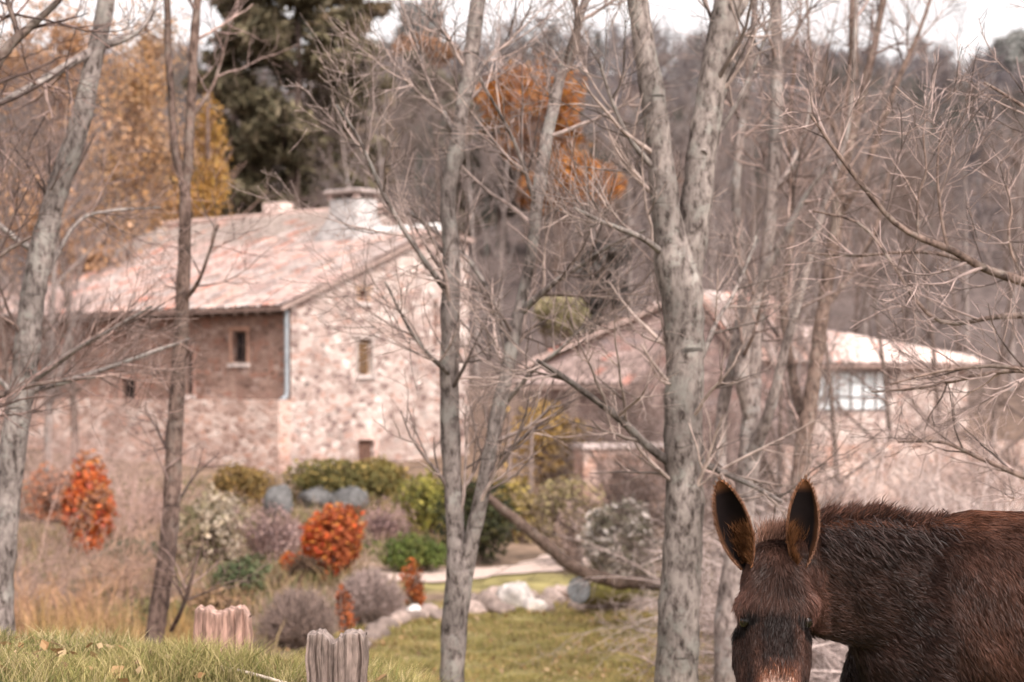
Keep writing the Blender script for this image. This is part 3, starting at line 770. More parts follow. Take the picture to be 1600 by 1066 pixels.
def wall(g, s0, s1, z0, top, openings, M, depth=.28, extra=(), flip=False):
    """wall in the (s, z) plane with real openings and reveals; M maps (s, inward, z) to the world"""
    xs_ = sorted(set([s0, s1] + [o[0] for o in openings] + [o[1] for o in openings] + list(extra)))
    def q(*p):
        g.add(M(np.array(p, float)), [[3, 2, 1, 0]] if flip else [[0, 1, 2, 3]])
    for a, b in zip(xs_[:-1], xs_[1:]):
        ops = sorted([o for o in openings if o[0] <= a + 1e-6 and o[1] >= b - 1e-6], key=lambda o: o[2])
        z = z0
        for o in ops:
            q((a, 0, z), (b, 0, z), (b, 0, o[2]), (a, 0, o[2])); z = o[3]
        q((a, 0, z), (b, 0, z), (b, 0, top(b)), (a, 0, top(a)))
    for (a, b, c, d) in openings:
        q((a, 0, c), (a, depth, c), (a, depth, d), (a, 0, d)); q((b, depth, c), (b, 0, c), (b, 0, d), (b, depth, d))
        q((a, depth, c), (a, 0, c), (b, 0, c), (b, depth, c)); q((a, 0, d), (a, depth, d), (b, depth, d), (b, 0, d))


def MG(P): P = np.asarray(P, float); return H3(np.stack([P[..., 1], P[..., 0], P[..., 2]], -1))   # gable: s = b, inward = +a
def ML(P): P = np.asarray(P, float); return H3(P)                                                  # eave wall: s = a, inward = +b


house = thing('stone_house', 'large rubble stone house with a long pinkish tiled roof, its gable facing the garden', 'house', H3([0, 0, -.9]))
EZ, SL = 3.77, .392
APB, APZ = 5.3, 3.77 + .392 * 5.3
GE = 6.75
def gtop(b): return EZ + SL * b if b <= APB else APZ - .12 * (b - APB)
gw = [(gb(559), gb(581), zb_(4, 585), zb_(4, 533)), (gb(560), gb(584), zb_(4, 726), zb_(4, 686)), (gb(561), gb(574), zb_(4, 473), zb_(4, 458)),
      (gb(677), gb(683), zb_(5.5, 540), zb_(5.5, 470))]
g = Geo(); wall(g, 0, GE, -3, gtop, gw, MG, extra=(APB,), flip=True)
g.add(H3([(0, GE, -3), (4.3, GE, -3), (4.3, GE, gtop(GE)), (0, GE, gtop(GE))]), [[0, 1, 2, 3]])
g.add(H3([(4.3, 9.2, -3), (14, 9.2, -3), (14, 9.2, 6.2), (4.3, 9.2, 6.2)]), [[0, 1, 2, 3]])
g.add(H3([(4.3, GE, -3), (4.3, 9.2, -3), (4.3, 9.2, 4.6), (4.3, GE, 4.6)]), [[0, 1, 2, 3]])
# raised back part behind the chimney
g.add(H3([(4.3, 5.3, 4.5), (4.3, 7.9, 4.5), (4.3, 7.9, EZ + SL * 7.9 - .06), (4.3, 5.3, APZ - .06)]), [[0, 1, 2, 3]])
g.add(H3([(4.3, 7.9, 4.0), (4.3, 9.2, 4.0), (4.3, 9.2, 6.2), (4.3, 7.9, EZ + SL * 7.9 - .06)]), [[0, 1, 2, 3]])
g.add(H3([(14, 0, -3), (14, 9.2, -3), (14, 9.2, 6.2), (14, 7.9, EZ + SL * 7.9), (14, 0, EZ)]), [[0, 1, 2, 3]], [[0, 3, 4]])
part('gable_wall', g, M_wall, house, False)
lw_ = [(ga(386), ga(363), za_(1.8, 566), za_(1.8, 518)), (ga(302), ga(289), za_(4, 616), za_(4, 548)), (ga(212), ga(190), za_(7, 622), za_(7, 592))]
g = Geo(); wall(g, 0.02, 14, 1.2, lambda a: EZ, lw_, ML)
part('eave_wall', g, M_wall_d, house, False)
g = Geo(); box(g, -.004, 14, -.42, -.002, -3.5, 1.36, H3)
part('wall_plinth', g, M_wall_l, house, False)


def tile_roof(g, p00, p10, p01, p11, tw=.23, co=.42, amp=.05, cols=None, top=None):
    """barrel tiles: p00-p10 along the eave, p01-p11 along the ridge"""
    p00, p10, p01, p11 = [np.asarray(p, float) for p in (p00, p10, p01, p11)]
    Lu = np.linalg.norm(p10 - p00); Lv = np.linalg.norm(p01 - p00)
    nu, nv = max(2, int(Lu / tw)), max(2, int(Lv / co))
    S = 6
    uu = np.linspace(0, nu, nu * S + 1)
    vv = np.repeat(np.arange(nv + 1), 2)[1:-1] * 1.0
    nrm = np.cross(p10 - p00, p01 - p00); nrm = nrm / np.linalg.norm(nrm)
    if nrm[2] < 0: nrm = -nrm
    prof = amp * np.abs(np.cos(np.pi * uu)) ** .7
    lift = np.tile([.035, 0], nv)[: len(vv)]
    Uu, Vv = np.meshgrid(uu / nu, vv / nv)
    jit = rng.normal(0, .012, (nv, nu))
    ci = np.clip((np.arange(len(vv)) // 2), 0, nv - 1); ti = np.clip(np.round(uu - .5 + 1e-6).astype(int), 0, nu - 1)
    h = prof[None] + lift[:, None] + jit[ci][:, ti] + .05 * np.sin(Uu * Lu * .55 + 1) * np.sin(Vv * Lv * .6)
    V = (p00 * ((1 - Uu) * (1 - Vv))[..., None] + p10 * (Uu * (1 - Vv))[..., None] + p01 * ((1 - Uu) * Vv)[..., None] + p11 * (Uu * Vv)[..., None]) + nrm * h[..., None]
    cols = np.asarray(cols)
    big = np.sin(np.arange(nu)[None] * .19 + 2 * np.sin(np.arange(nv)[:, None] * .5)) * .5 + .5
    pick = np.clip(big * .55 + rng.uniform(0, .45, (nv, nu)), 0, .999)
    ct = cols[(pick * len(cols)).astype(int)] * rng.uniform(.8, 1.2, (nv, nu, 1))
    if top is not None:
        gp = (np.arange(nv)[:, None] / nv + rng.normal(0, .07, (nv, nu)) + .08 * np.sin(np.arange(nu) * .3)[None]) > .66
        ct[gp] = np.asarray(top)[rng.integers(len(top), size=int(gp.sum()))]
    red = rng.uniform(0, 1, (nv, nu)) > .955
    ct[red] = ct[red] * np.array([1.05, .7, .62])
    Cc = ct[ci][:, ti] * (0.6 + .4 * (prof / amp))[None, :, None]
    Wd = len(uu); I, J = np.meshgrid(np.arange(len(vv) - 1), np.arange(Wd - 1), indexing='ij'); b = (I * Wd + J).ravel()
    g.add(V, np.stack([b, b + 1, b + Wd + 1, b + Wd], 1), C=Cc.reshape(-1, 3))
    lo = -nrm * .10
    g.add(np.array([p00 + lo, p10 + lo, p11 + lo, p01 + lo]), [[0, 1, 2, 3]], C=(.2, .14, .12))
    for a_, b_ in ((p00, p01), (p10, p11), (p00, p10)):
        g.add(np.array([a_ + lo, b_ + lo, b_ + nrm * .02, a_ + nrm * .02]), [[0, 1, 2, 3]], C=(.34, .25, .22))


PINK = [(.58, .40, .355), (.52, .37, .335), (.63, .475, .43), (.46, .365, .34), (.62, .41, .35), (.55, .46, .43), (.42, .32, .29)]
GREY = [(.36, .29, .27), (.33, .265, .25), (.40, .32, .295), (.34, .29, .28)]
RB = lambda b: EZ + .10 + SL * b
g = Geo()
tile_roof(g, H3([14.3, -.5, RB(-.5)]), H3([4.3, -.5, RB(-.5)]), H3([14.3, 7.9, RB(7.9)]), H3([4.3, 7.9, RB(7.9)]), cols=PINK, top=[(.40, .325, .29), (.36, .29, .26), (.44, .36, .325)])
tile_roof(g, H3([4.3, -.5, RB(-.5)]), H3([-.18, -.5, RB(-.5)]), H3([4.3, APB, RB(APB)]), H3([-.18, APB, RB(APB)]), cols=PINK)
tile_roof(g, H3([-.18, GE + .1, RB(APB) - .18]), H3([4.3, GE + .1, RB(APB) - .18]), H3([-.18, APB, RB(APB)]), H3([4.3, APB, RB(APB)]), cols=PINK)
tile_roof(g, H3([4.3, 9.9, RB(7.9) - SL * 2]), H3([14.3, 9.9, RB(7.9) - SL * 2]), H3([4.3, 7.9, RB(7.9)]), H3([14.3, 7.9, RB(7.9)]), cols=GREY)
roof = part('roof', g, M_tile, house)
g = Geo(); P = H3(np.stack([np.linspace(4.2, 14.3, 12), np.full(12, 7.9), np.full(12, RB(7.9) + .06)], 1)); tubes(g, P, np.full(12, .11), 8, (.48, .35, .31), rough=.08, cap=True)
part('ridge_cap', g, M_tile, roof)
g = Geo(); P = H3(np.stack([np.linspace(-.2, 2.2, 8), np.full(8, APB), np.full(8, RB(APB) + .06)], 1)); tubes(g, P, np.full(8, .12), 8, (.8, .78, .76), rough=.05, cap=True)
r_ = part('ridge_cap', g, M_render, roof); r_['label'] = 'whitened mortar ridge beside the chimney'
# chimney
g = Geo(); ce = (3.25, 5.5)
secs = [(1.05, .75, 5.3), (.98, .72, 5.9), (.72, .5, 6.35), (.62, .45, 6.5), (.60, .44, 6.98)]
loft(g, [(H3([ce[0], ce[1], z]), U * a, VV * b) for a, b, z in secs], 24, (.40, .37, .36), p=7)
ch = part('chimney', g, M_render, roof)
g = Geo(); loft(g, [(H3([ce[0], ce[1], z]), U * a, VV * b) for a, b, z in [(.70, .52, 7.12), (.74, .56, 7.15), (.74, .56, 7.22), (.66, .5, 7.26)]], 24, (.36, .30, .28), p=9)
for sa in (-.5, .5):
    for sb in (-.36, .36): box(g, ce[0] + sa - .08, ce[0] + sa + .08, ce[1] + sb - .07, ce[1] + sb + .07, 6.96, 7.13, H3, (.42, .33, .3))
part('chimney_cap', g, M_render, ch, False)
g = Geo(); loft(g, [(H3([9.2, 8.2, z]), U * .42, VV * .3) for z in (6.2, 7.45)], 20, (.52, .39, .35), p=9)
ch2 = part('chimney', g, M_render, roof); ch2['label'] = 'low pinkish chimney stub at the far ridge'


def window(o, M, frame_c, pane_m, mull=True, surround=None, sill_c=(.55, .47, .44), d=.14):
    a, b, c, z = o
    g = Geo(); t = .05
    e = .006
    def bar(a0, a1, c0, c1): box(g, a0, a1, d, d + .06, c0, c1, M, frame_c)
    bar(a + e, a + t, c + e, z - e); bar(b - t, b - e, c + e, z - e); bar(a + t, b - t, c + e, c + t); bar(a + t, b - t, z - t, z - e)
    if mull:
        m_ = (a + b) / 2; bar(m_ - .02, m_ + .02, c + t, z - t); q_ = c + (z - c) * .55
        bar(a + t, m_ - .02, q_ - .018, q_ + .018); bar(m_ + .02, b - t, q_ - .018, q_ + .018)
    f = part('window', g, M_wood, house, False)
    g = Geo(); box(g, a + t * .7, b - t * .7, d + .028, d + .04, c + t * .7, z - t * .7, M); part('pane', g, pane_m, f, False)
    if surround:
        g = Geo(); s = .075
        box(g, a - s, a - .005, -.035, .1, c - .02, z + .02, M, surround); box(g, b + .005, b + s, -.035, .1, c - .02, z + .02, M, surround)
        box(g, a - s - .05, b + s + .05, -.04, .1, z + .025, z + .13, M, surround); box(g, a - s - .04, b + s + .04, -.07, .1, c - .13, c - .025, M, sill_c)
        part('surround', g, M_render, f, False)
    return f


window(gw[0], MG, (.33, .19, .09), M_dark, False, (.44, .37, .34))
g = Geo(); a, b, c, z = gw[0]; box(g, a + .06, b - .12, .05, .09, c + .05, z - .05, MG, (.15, .09, .05)); part('shutter', g, M_wood, house, False)
g = Geo(); a, b, c, z = gw[1]; box(g, a + .01, b - .01, .1, .16, c, z - .01, MG, (.13, .075, .06))
for q in range(4): box(g, a + .03 + q * (b - a - .06) / 4, a + .015 + (q + 1) * (b - a - .06) / 4, .085, .099, c + .02, z - .03, MG, (.15, .085, .065))
dr = part('door', g, M_wood, house, False)
g = Geo(); box(g, a - .1, b + .1, -.03, .1, z + .003, z + .17, MG, (.6, .42, .37)); box(g, b + .003, b + .16, -.03, .08, c, z, MG, (.58, .4, .35)); part('door_surround', g, M_render, dr, False)
window(gw[2], MG, (.3, .14, .09), M_dark, False, (.40, .26, .18))
g = Geo(); a, b, c, z = gw[3]; box(g, a, b, .1, .2, c, z, MG, (.33, .2, .16)); part('blocked_slit', g, M_render, house, False)
window(lw_[0], ML, (.10, .07, .06), M_dark, True, (.42, .25, .185))
window(lw_[1], ML, (.12, .08, .07), M_dark, False, (.36, .22, .18))
window(lw_[2], ML, (.12, .08, .07), M_dark, False, (.36, .22, .18))
g = Geo(); P = H3([(.06, -.1, 3.62), (.06, -.09, 2.5), (.06, -.09, 1.6), (.06, -.14, 1.42), (.06, -.3, 1.36)]); tubes(g, catmull(P, 24), np.full(24, .058), 10, (.30, .325, .35), cap=True)
pp = part('downpipe', g, M_paint, house)
g = Geo()
for zz in (3.2, 2.3): tubes(g, H3([(.06, -.09, zz), (.06, -.09, zz + .06)]), np.full(2, .075), 10, (.24, .26, .28), cap=True)
part('pipe_bracket', g, M_paint, pp)
# rafter tails in the shadow under the eave
for q in range(34):
    pass
g = Geo()
for a in np.arange(.3, 14, .42): box(g, a, a + .1, -.45, -.01, EZ - .27, EZ - .15, H3, (.12, .08, .065))
part('rafter_tails', g, M_wood, house, False)

# ------------------------------------------------------------------ barn (gable towards the garden) and long shed
barn = thing('gabled_barn', 'low stone barn with one pinkish gabled roof behind the stout tree', 'barn', (3.3, 52, -.5))
KX, KY = 5.85, 52.0
SD = np.array([.63, .777, 0])
def BM(P): P = np.asarray(P, float); return np.array([.75, 52, 0]) + P[..., 0:1] * np.array([1., 0, 0]) + P[..., 1:2] * SD + P[..., 2:3] * np.array([0, 0, 1.])
BA = 4.02
def btop(s): return 2.25 + (4.05 - 2.25) * s / BA if s <= BA else 4.05 - (4.05 - 2.6) * (s - BA) / (5.1 - BA)
bo = [(3.05, 3.55, 1.05, 1.65), (2.0, 3.3, -1.2, .55)]
g = Geo(); wall(g, 0, 5.1, -2, btop, bo, BM, extra=(BA,))
g.add(BM([(5.1, 0, -2), (5.1, 3.6, -2), (5.1, 3.6, 2.6), (5.1, 0, 2.6)]), [[0, 1, 2, 3]])
g.add(BM([(0, 3.6, -2), (0, 0, -2), (0, 0, 2.25), (0, 3.6, 2.25)]), [[0, 1, 2, 3]])
g.add(BM([(0, 3.6, -2), (5.1, 3.6, -2), (5.1, 3.6, 2.6), (BA, 3.6, 4.05), (0, 3.6, 2.25)]), [[0, 1, 2, 3]], [[0, 3, 4]])
part('wall', g, M_wall_s, barn, False)
g = Geo()
tile_roof(g, BM([-.4, 3.8, 2.2]), BM([-.4, -.3, 2.2]), BM([BA, 3.8, 4.18]), BM([BA, -.3, 4.18]), cols=PINK)
tile_roof(g, BM([5.45, -.3, 2.36]), BM([5.45, 3.8, 2.36]), BM([BA, -.3, 4.18]), BM([BA, 3.8, 4.18]), cols=PINK)
part('roof', g, M_tile, barn)
g = Geo()
tile_roof(g, BM([.05, -1.5, 1.72]), BM([3.45, -1.5, 1.72]), BM([.3, -.02, 2.2]), BM([3.3, -.02, 2.75]), cols=[(.34, .25, .23), (.29, .215, .195), (.40, .30, .275)])
part('porch_roof', g, M_tile, barn)['label'] = 'greyer worn tiles'
for q in (.15, 1.7, 3.3):
    g = Geo(); box(g, q - .07, q + .07, -1.45, -1.3, -1.4, 1.66, BM, (.2, .145, .12)); part('porch_post', g, M_wood, barn, False)
for o in bo:
    g = Geo(); box(g, o[0], o[1], .2, .26, o[2], o[3], BM, (.035, .028, .026)); part('shutter' if o is bo[0] else 'door', g, M_wood, barn, False)

shed = thing('long_shed', 'long low shed with a pale pink tiled roof and a glazed front at right', 'shed', (9.5, 55, -.3))
S0 = np.array([(1118 - 800) / FPX * 53.6, 53.6, 0]); S1 = np.array([(1512 - 800) / FPX * 60, 60., 0])
sl = np.linalg.norm(S1 - S0); su = (S1 - S0) / sl; sn = np.array([-su[1], su[0], 0])
def SM(P): P = np.asarray(P, float); return S0 + P[..., 0:1] * su + P[..., 1:2] * sn + P[..., 2:3] * np.array([0, 0, 1.])
def spx(px): k = (px - 800) / FPX; return (S0[0] - k * S0[1]) / (k * su[1] - su[0])
go = (spx(1272), spx(1392), .98, 2.18)
g = Geo(); wall(g, 0, sl, -2.2, lambda s: 2.32, [go], SM)
g.add(SM([(0, 5, -2.2), (0, 0, -2.2), (0, 0, 2.32), (1.8, 4.7, 4.1)]), [[0, 1, 2, 3]]); g.add(SM([(sl, 0, -2.2), (sl, 5, -2.2), (sl, 5, 2.4), (sl, 0, 2.32)]), [[0, 1, 2, 3]])
part('wall', g, M_wall, shed, False)
g = Geo(); tile_roof(g, SM([-.3, -.4, 2.3]), SM([sl + .3, -.4, 2.36]), SM([2.0, 4.9, 4.24]), SM([sl + .3, .47, 2.66]), cols=[(.74, .58, .53), (.68, .53, .49), (.78, .63, .58), (.72, .6, .56)])
part('roof', g, M_tile, shed)
g = Geo(); a, b, c, z = go; k = 6
for q in range(k + 1):
    xx = a + .03 + (b - a - .06) * q / k; box(g, xx - .032, xx + .032, .08, .15, c + .01, z - .01, SM, (.10, .085, .08))
for zz in (c + .05, c + .42, z - .05): box(g, a + .01, b - .01, .09, .14, zz - .03, zz + .03, SM, (.11, .09, .085))
f = part('glazing_frame', g, M_wood, shed, False)
for q in range(k):
    g = Geo(); x0 = a + .03 + (b - a - .06) * q / k + .034; x1 = a + .03 + (b - a - .06) * (q + 1) / k - .034; box(g, x0, x1, .105, .12, c + .04, z - .04, SM); part('pane', g, M_pane, f, False)

# terrace wall in front of the barn
g = Geo(); p0 = at(912, 790, 44); p1 = at(1150, 790, 45.5); d = norm(p1 - p0); d[2] = 0
def TM(P): P = np.asarray(P, float); nrm2 = np.array([-d[1], d[0], 0]); return np.array([p0[0], p0[1], 0]) + P[..., 0:1] * d + P[..., 1:2] * nrm2 + P[..., 2:3] * np.array([0, 0, 1.])
box(g, 0, 3.5, 0, .5, -1.7, .3, TM)
tw_ = thing('terrace_wall', 'pinkish stone retaining wall with a pale coping between the stout tree and the ochre climber', 'wall', (p0[0] + 1.7, 44.7, -1.2))
part('wall', g, M_wall_p, tw_, False)
g = Geo(); box(g, -.05, 3.55, -.06, .56, .303, .42, TM, (.6, .5, .47)); part('coping', g, M_render, tw_, False)
# wall running right behind the brush
g = Geo(); p0b = at(1225, 800, 38); p1b = at(1700, 800, 42); db = norm(p1b - p0b); db[2] = 0
def TB(P): P = np.asarray(P, float); nrm2 = np.array([-db[1], db[0], 0]); return np.array([p0b[0], p0b[1], 0]) + P[..., 0:1] * db + P[..., 1:2] * nrm2 + P[..., 2:3] * np.array([0, 0, 1.])
box(g, 0, 6.8, 0, .5, -2.0, .55, TB)
solo('garden_wall', g, M_wall_l, 'pale rough garden wall behind the brush and the donkey back', 'wall', smooth=False)
# pergola, vine, ladder
pg = thing('pergola', 'small wooden pergola with a pale rail right of the stone house', 'pergola', at(865, 760, 47))
for px in (845, 888, 928):
    b = at(px, 0, 47); z = float(gz(b[0], 47)); g = Geo(); box(g, b[0] - .05, b[0] + .05, 46.95, 47.05, z - .1, EYE - 55 / FPX * 47, C=(.22, .16, .13)); part('post', g, M_wood, pg, False)
b0_, b1_ = at(835, 0, 47), at(940, 0, 47); g = Geo(); box(g, b0_[0], b1_[0], 46.9, 47.1, EYE - 54 / FPX * 47, EYE - 49 / FPX * 47, C=(.44, .33, .29)); part('rail', g, M_wood, pg, False)
g = Geo()
for q in (842, 890): box(g, at(q, 0, 47)[0] - .04, at(q, 0, 47)[0] + .04, 46.2, 47.9, EYE - 48.7 / FPX * 47, EYE - 44 / FPX * 47, C=(.3, .22, .18))
part('rafter', g, M_wood, pg, False)
ld = thing('ladder', 'short weathered wooden ladder leaning below the ochre climber', 'ladder', at(812, 760, 45.6))
for px in (795, 830):
    g = Geo(); tubes(g, [at(px, 775, 45.4), at(px + 1, 665, 46.2)], np.full(2, .045), 6, (.24, .18, .155), cap=True); part('rail', g, M_wood, ld)
for q in range(6):
    yy = 685 + q * 14; dd = 46.1 - q * .1; g = Geo(); tubes(g, [at(794, yy, dd), at(831, yy, dd)], np.full(2, .03), 6, (.22, .165, .14), cap=True); part('rung', g, M_wood, ld)


# ------------------------------------------------------------------ garden shrubs
def foot_D(px, py, lo=22., hi=49.):
    d = np.linspace(lo, hi, 400); row_ = HOR + (EYE - gz((px - 800) / FPX * d, d)) / d * FPX
    return float(d[np.argmin(np.abs(row_ - py))])


def shrub(name, label, px, py, rx, ry, D, n, size, cols, cat='shrub', group=None, stems=30, lump=.42, shell=2.1, elong=1.5, stc=(.16, .11, .09), mat=None, ground=True):
    if D < 46: D = foot_D(px, py + ry * .93)
    s = D / FPX; c = at(px, py, D); zb = float(gz(c[0], D)); r = np.array([rx * s, rx * s * .85, ry * s])
    root = thing(name, label, cat, (c[0], D, zb), group)
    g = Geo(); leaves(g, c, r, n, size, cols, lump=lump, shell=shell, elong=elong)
    part('foliage', g, mat or M_leaf, root)
    b = np.tile([c[0], D, min(zb, c[2] - r[2] * .6) - .05], (stems, 1)) + rng.normal(0, .06, (stems, 3)) * np.array([1, 1, 0]) * rx * s * 2
    e = c + norm(rng.normal(size=(stems, 3))) * r * .8; e[:, 2] = np.maximum(e[:, 2], c[2])
    P = np.stack([b + (e - b) * t + np.array([0, 0, .15 * r[2]]) * t * (1 - t) * 4 for t in np.linspace(0, 1, 6)], 1)
    g = Geo(); tubes(g, P, np.tile(np.linspace(.022, .006, 6), (stems, 1)), 5, np.array(stc) * rng.uniform(.7, 1.3, (stems, 1)))
    part('stems', g, M_twig, root)
    return root


RED = [(.55, .10, .025), (.62, .17, .035), (.45, .075, .03), (.55, .22, .05), (.36, .10, .04)]
shrub('flame_shrub', 'rounded flame orange shrub between the boulders and the clipped domes', 524, 846, 52, 60, 37, 3600, .075, RED, stc=(.2, .12, .1))
shrub('flame_shrub', 'taller flame red shrub at the left beside the pale track', 136, 802, 42, 70, 36, 3600, .085, [(.55, .14, .04), (.5, .09, .045), (.46, .19, .06), (.36, .15, .07)])
shrub('flame_shrub', 'faded orange shrub at the left edge behind the leaning trunk', 92, 775, 55, 45, 39, 1500, .07, [(.5, .24, .14), (.55, .2, .1), (.42, .23, .16)])
shrub('flame_shrub', 'small rusty shrub at the right of the farther clipped dome', 648, 918, 22, 42, 32, 900, .05, [(.5, .14, .04), (.4, .12, .05), (.36, .17, .07)])
shrub('flame_shrub', 'narrow rust coloured plant squeezed between the two clipped domes', 537, 950, 14, 44, 31.5, 500, .05, [(.52, .16, .06), (.42, .12, .05)])
shrub('flame_shrub', 'tiny orange plant left of the flame orange shrub', 452, 880, 16, 15, 36, 300, .05, RED)
shrub('dome_shrub', 'brownish olive dome shrub against the house wall, left of the hedge', 378, 758, 50, 36, 44, 2600, .07, [(.30, .195, .07), (.22, .155, .06), (.38, .235, .085), (.18, .135, .055)])
shrub('olive_hedge', 'long olive green hedge at the foot of the gable', 540, 752, 98, 36, 45, 5200, .08, [(.22, .18, .06), (.16, .14, .05), (.30, .22, .075), (.13, .115, .042)], lump=.5)
shrub('olive_hedge', 'higher olive bush at the right end of the hedge', 598, 748, 44, 36, 44, 2200, .08, [(.25, .19, .06), (.18, .15, .05), (.32, .22, .08)])
shrub('cream_shrub', 'loose shrub with cream coloured blossom right of the slim tree', 328, 822, 72, 62, 38, 3400, .07, [(.56, .47, .37), (.50, .42, .31), (.5, .40, .27), (.32, .27, .15), (.24, .21, .12)], lump=.6, shell=1.5)
shrub('green_shrub', 'bluish green low bush left of the slim tree', 205, 868, 52, 28, 35, 2000, .06, [(.10, .13, .085), (.075, .10, .06), (.13, .15, .09)])
shrub('green_shrub', 'grey green low plants under the cream shrub', 375, 898, 48, 28, 34, 1500, .06, [(.14, .17, .085), (.10, .13, .065), (.18, .19, .10)])
shrub('green_shrub', 'rounded mid green bush left of the centre tree', 652, 866, 54, 32, 36, 2800, .06, [(.12, .155, .04), (.085, .12, .035), (.16, .18, .05)])
shrub('yellow_green_shrub', 'yellow green shrub beside the gable foot, left of the centre tree', 668, 790, 42, 48, 41, 2200, .075, [(.30, .27, .06), (.22, .21, .05), (.36, .31, .08), (.15, .15, .045)])
shrub('dark_shrub', 'dark green shrub mass behind the V of the centre tree', 742, 815, 62, 72, 41, 3600, .08, [(.055, .06, .028), (.08, .08, .035), (.11, .10, .04), (.04, .043, .025)])
shrub('silver_shrub', 'silvery grey dense round shrub beside the stout tree', 968, 845, 60, 62, 38, 3600, .10, [(.50, .45, .41), (.34, .30, .27), (.11, .10, .075), (.62, .56, .52), (.17, .15, .11)], lump=.25, shell=3.2)
shrub('ochre_climber', 'ochre and gold climbing plant covering the pergola', 870, 690, 66, 72, 47, 4000, .09, [(.50, .33, .12), (.40, .27, .11), (.58, .36, .09), (.32, .23, .12)], cat='climber', lump=.6, shell=1.6)
shrub('ochre_climber', 'yellow ochre bush at the foot of the ladder', 810, 800, 42, 50, 43, 1800, .08, [(.46, .34, .10), (.36, .28, .09), (.32, .24, .13)], cat='shrub', lump=.5)
shrub('hill_bush', 'pale olive bush on the slope behind the barn roof', 875, 495, 50, 34, 60, 1500, .11, [(.33, .29, .16), (.38, .31, .2), (.28, .24, .13)], lump=.5)
shrub('rosy_shrub', 'pinkish brown twiggy shrub between the cream shrub and the flame shrub', 420, 835, 58, 52, 38.5, 1500, .05, [(.38, .26, .24), (.32, .22, .21), (.44, .31, .28)], lump=.5, shell=1.6, stems=60, stc=(.3, .2, .18))
shrub('rosy_shrub', 'pinkish brown low shrub right of the flame shrub', 600, 820, 40, 34, 39, 1000, .05, [(.38, .25, .24), (.33, .22, .21)], lump=.4, shell=1.6, stems=50, stc=(.3, .2, .18))
shrub('rosy_shrub', 'faded russet shrub under the terrace wall', 985, 770, 50, 40, 42, 1500, .06, [(.44, .27, .2), (.38, .24, .17), (.5, .33, .26)], lump=.4, shell=1.7)
shrub('rosy_shrub', 'dull pinkish bramble left of the silver shrub', 895, 830, 38, 60, 40, 1200, .06, [(.38, .28, .22), (.33, .25, .16), (.42, .31, .27)], lump=.5, shell=1.5, stems=50, stc=(.3, .22, .19))


shrub('rosy_shrub', 'russet low growth between the bluish bush and the clipped domes', 330, 945, 60, 34, 30, 1300, .05, [(.36, .22, .13), (.30, .2, .1), (.42, .27, .17)], shell=1.5, stems=40)
shrub('green_shrub', 'olive low plants left of the nearest clipped dome', 250, 965, 55, 30, 28, 1400, .05, [(.22, .2, .09), (.17, .17, .07), (.28, .23, .11)], shell=1.5)
shrub('rosy_shrub', 'pinkish loose shrub under the upright boulder', 455, 835, 36, 36, 39, 1000, .05, [(.44, .3, .27), (.38, .26, .235)], shell=1.5, stems=50, stc=(.34, .23, .2))
shrub('dark_shrub', 'dark brown shrub tucked behind the flame orange shrub', 478, 888, 26, 24, 36, 700, .06, [(.12, .075, .05), (.16, .1, .06), (.09, .06, .04)])
shrub('yellow_green_shrub', 'pale olive loose shrub under the ochre climber', 880, 790, 62, 52, 43, 2000, .06, [(.36, .30, .15), (.30, .25, .12), (.40, .31, .2)], shell=1.5)
shrub('dark_shrub', 'dark tangle of evergreen between the stout tree and the pale stems', 1185, 770, 46, 50, 33, 1800, .06, [(.07, .055, .04), (.10, .075, .05), (.05, .042, .032)], shell=1.5)
shrub('dark_shrub', 'dark ivy bush under the porch of the barn', 985, 655, 60, 44, 49, 1700, .08, [(.10, .08, .07), (.15, .11, .095), (.07, .06, .055)], shell=1.5)
shrub('rosy_shrub', 'pinkish brown shrub along the left foot of the house wall', 255, 790, 62, 40, 42, 1700, .06, [(.44, .30, .26), (.38, .26, .22), (.5, .36, .31)], shell=1.5, stems=60, stc=(.36, .25, .22))


def twig_dome(label, px, py, r, D, c0):
    D = foot_D(px, py + r * .72)
    s = D / FPX; c = at(px, py, D); zb = float(gz(c[0], D)); root = thing('clipped_dome', label, 'shrub', (c[0], D, zb))
    n = 520
    d = norm(rng.normal(size=(n, 3))); d[:, 2] = np.abs(d[:, 2]) * 1.1 - .15; d = norm(d)
    b = np.tile([c[0], D, zb - .05], (n, 1)) + rng.normal(0, .09, (n, 3)) * np.array([1, 1, 0])
    e = np.array([c[0], D, c[2] - r * s * .2]) + d * np.array([r * s * 1.02, r * s * .95, r * s * .95 * 1.1]) * rng.uniform(.9, 1.03, (n, 1))
    P = np.stack([b + (e - b) * t + rng.normal(0, .012, (n, 3)) * (t > 0) * (t < 1) for t in np.linspace(0, 1, 6)], 1)
    R = np.tile(np.linspace(.009, .0035, 6), (n, 1)); cc = np.array(c0) * rng.uniform(.6, 1.3, (n, 1))
    g = Geo(); tubes(g, P, R, 4, cc * .8); part('stems', g, M_twig, root)
    g = Geo(); P1, R1 = grow(P, R, 9, .5, 1., .6, .08, .26, 4, up=.1, wob=.14, r0=.8, rt=.5, rmax=.004); tubes(g, P1, R1, 3, np.repeat(cc, 9, 0) * rng.uniform(.8, 1.4, (len(P1), 1)))
    part('twigs', g, M_twig, root)


twig_dome('leafless clipped dome shrub nearest the notched posts', 466, 968, 60, 30, (.30, .22, .19))
twig_dome('leafless clipped dome shrub farther right, above the stone row', 578, 935, 54, 32.5, (.37, .28, .255))


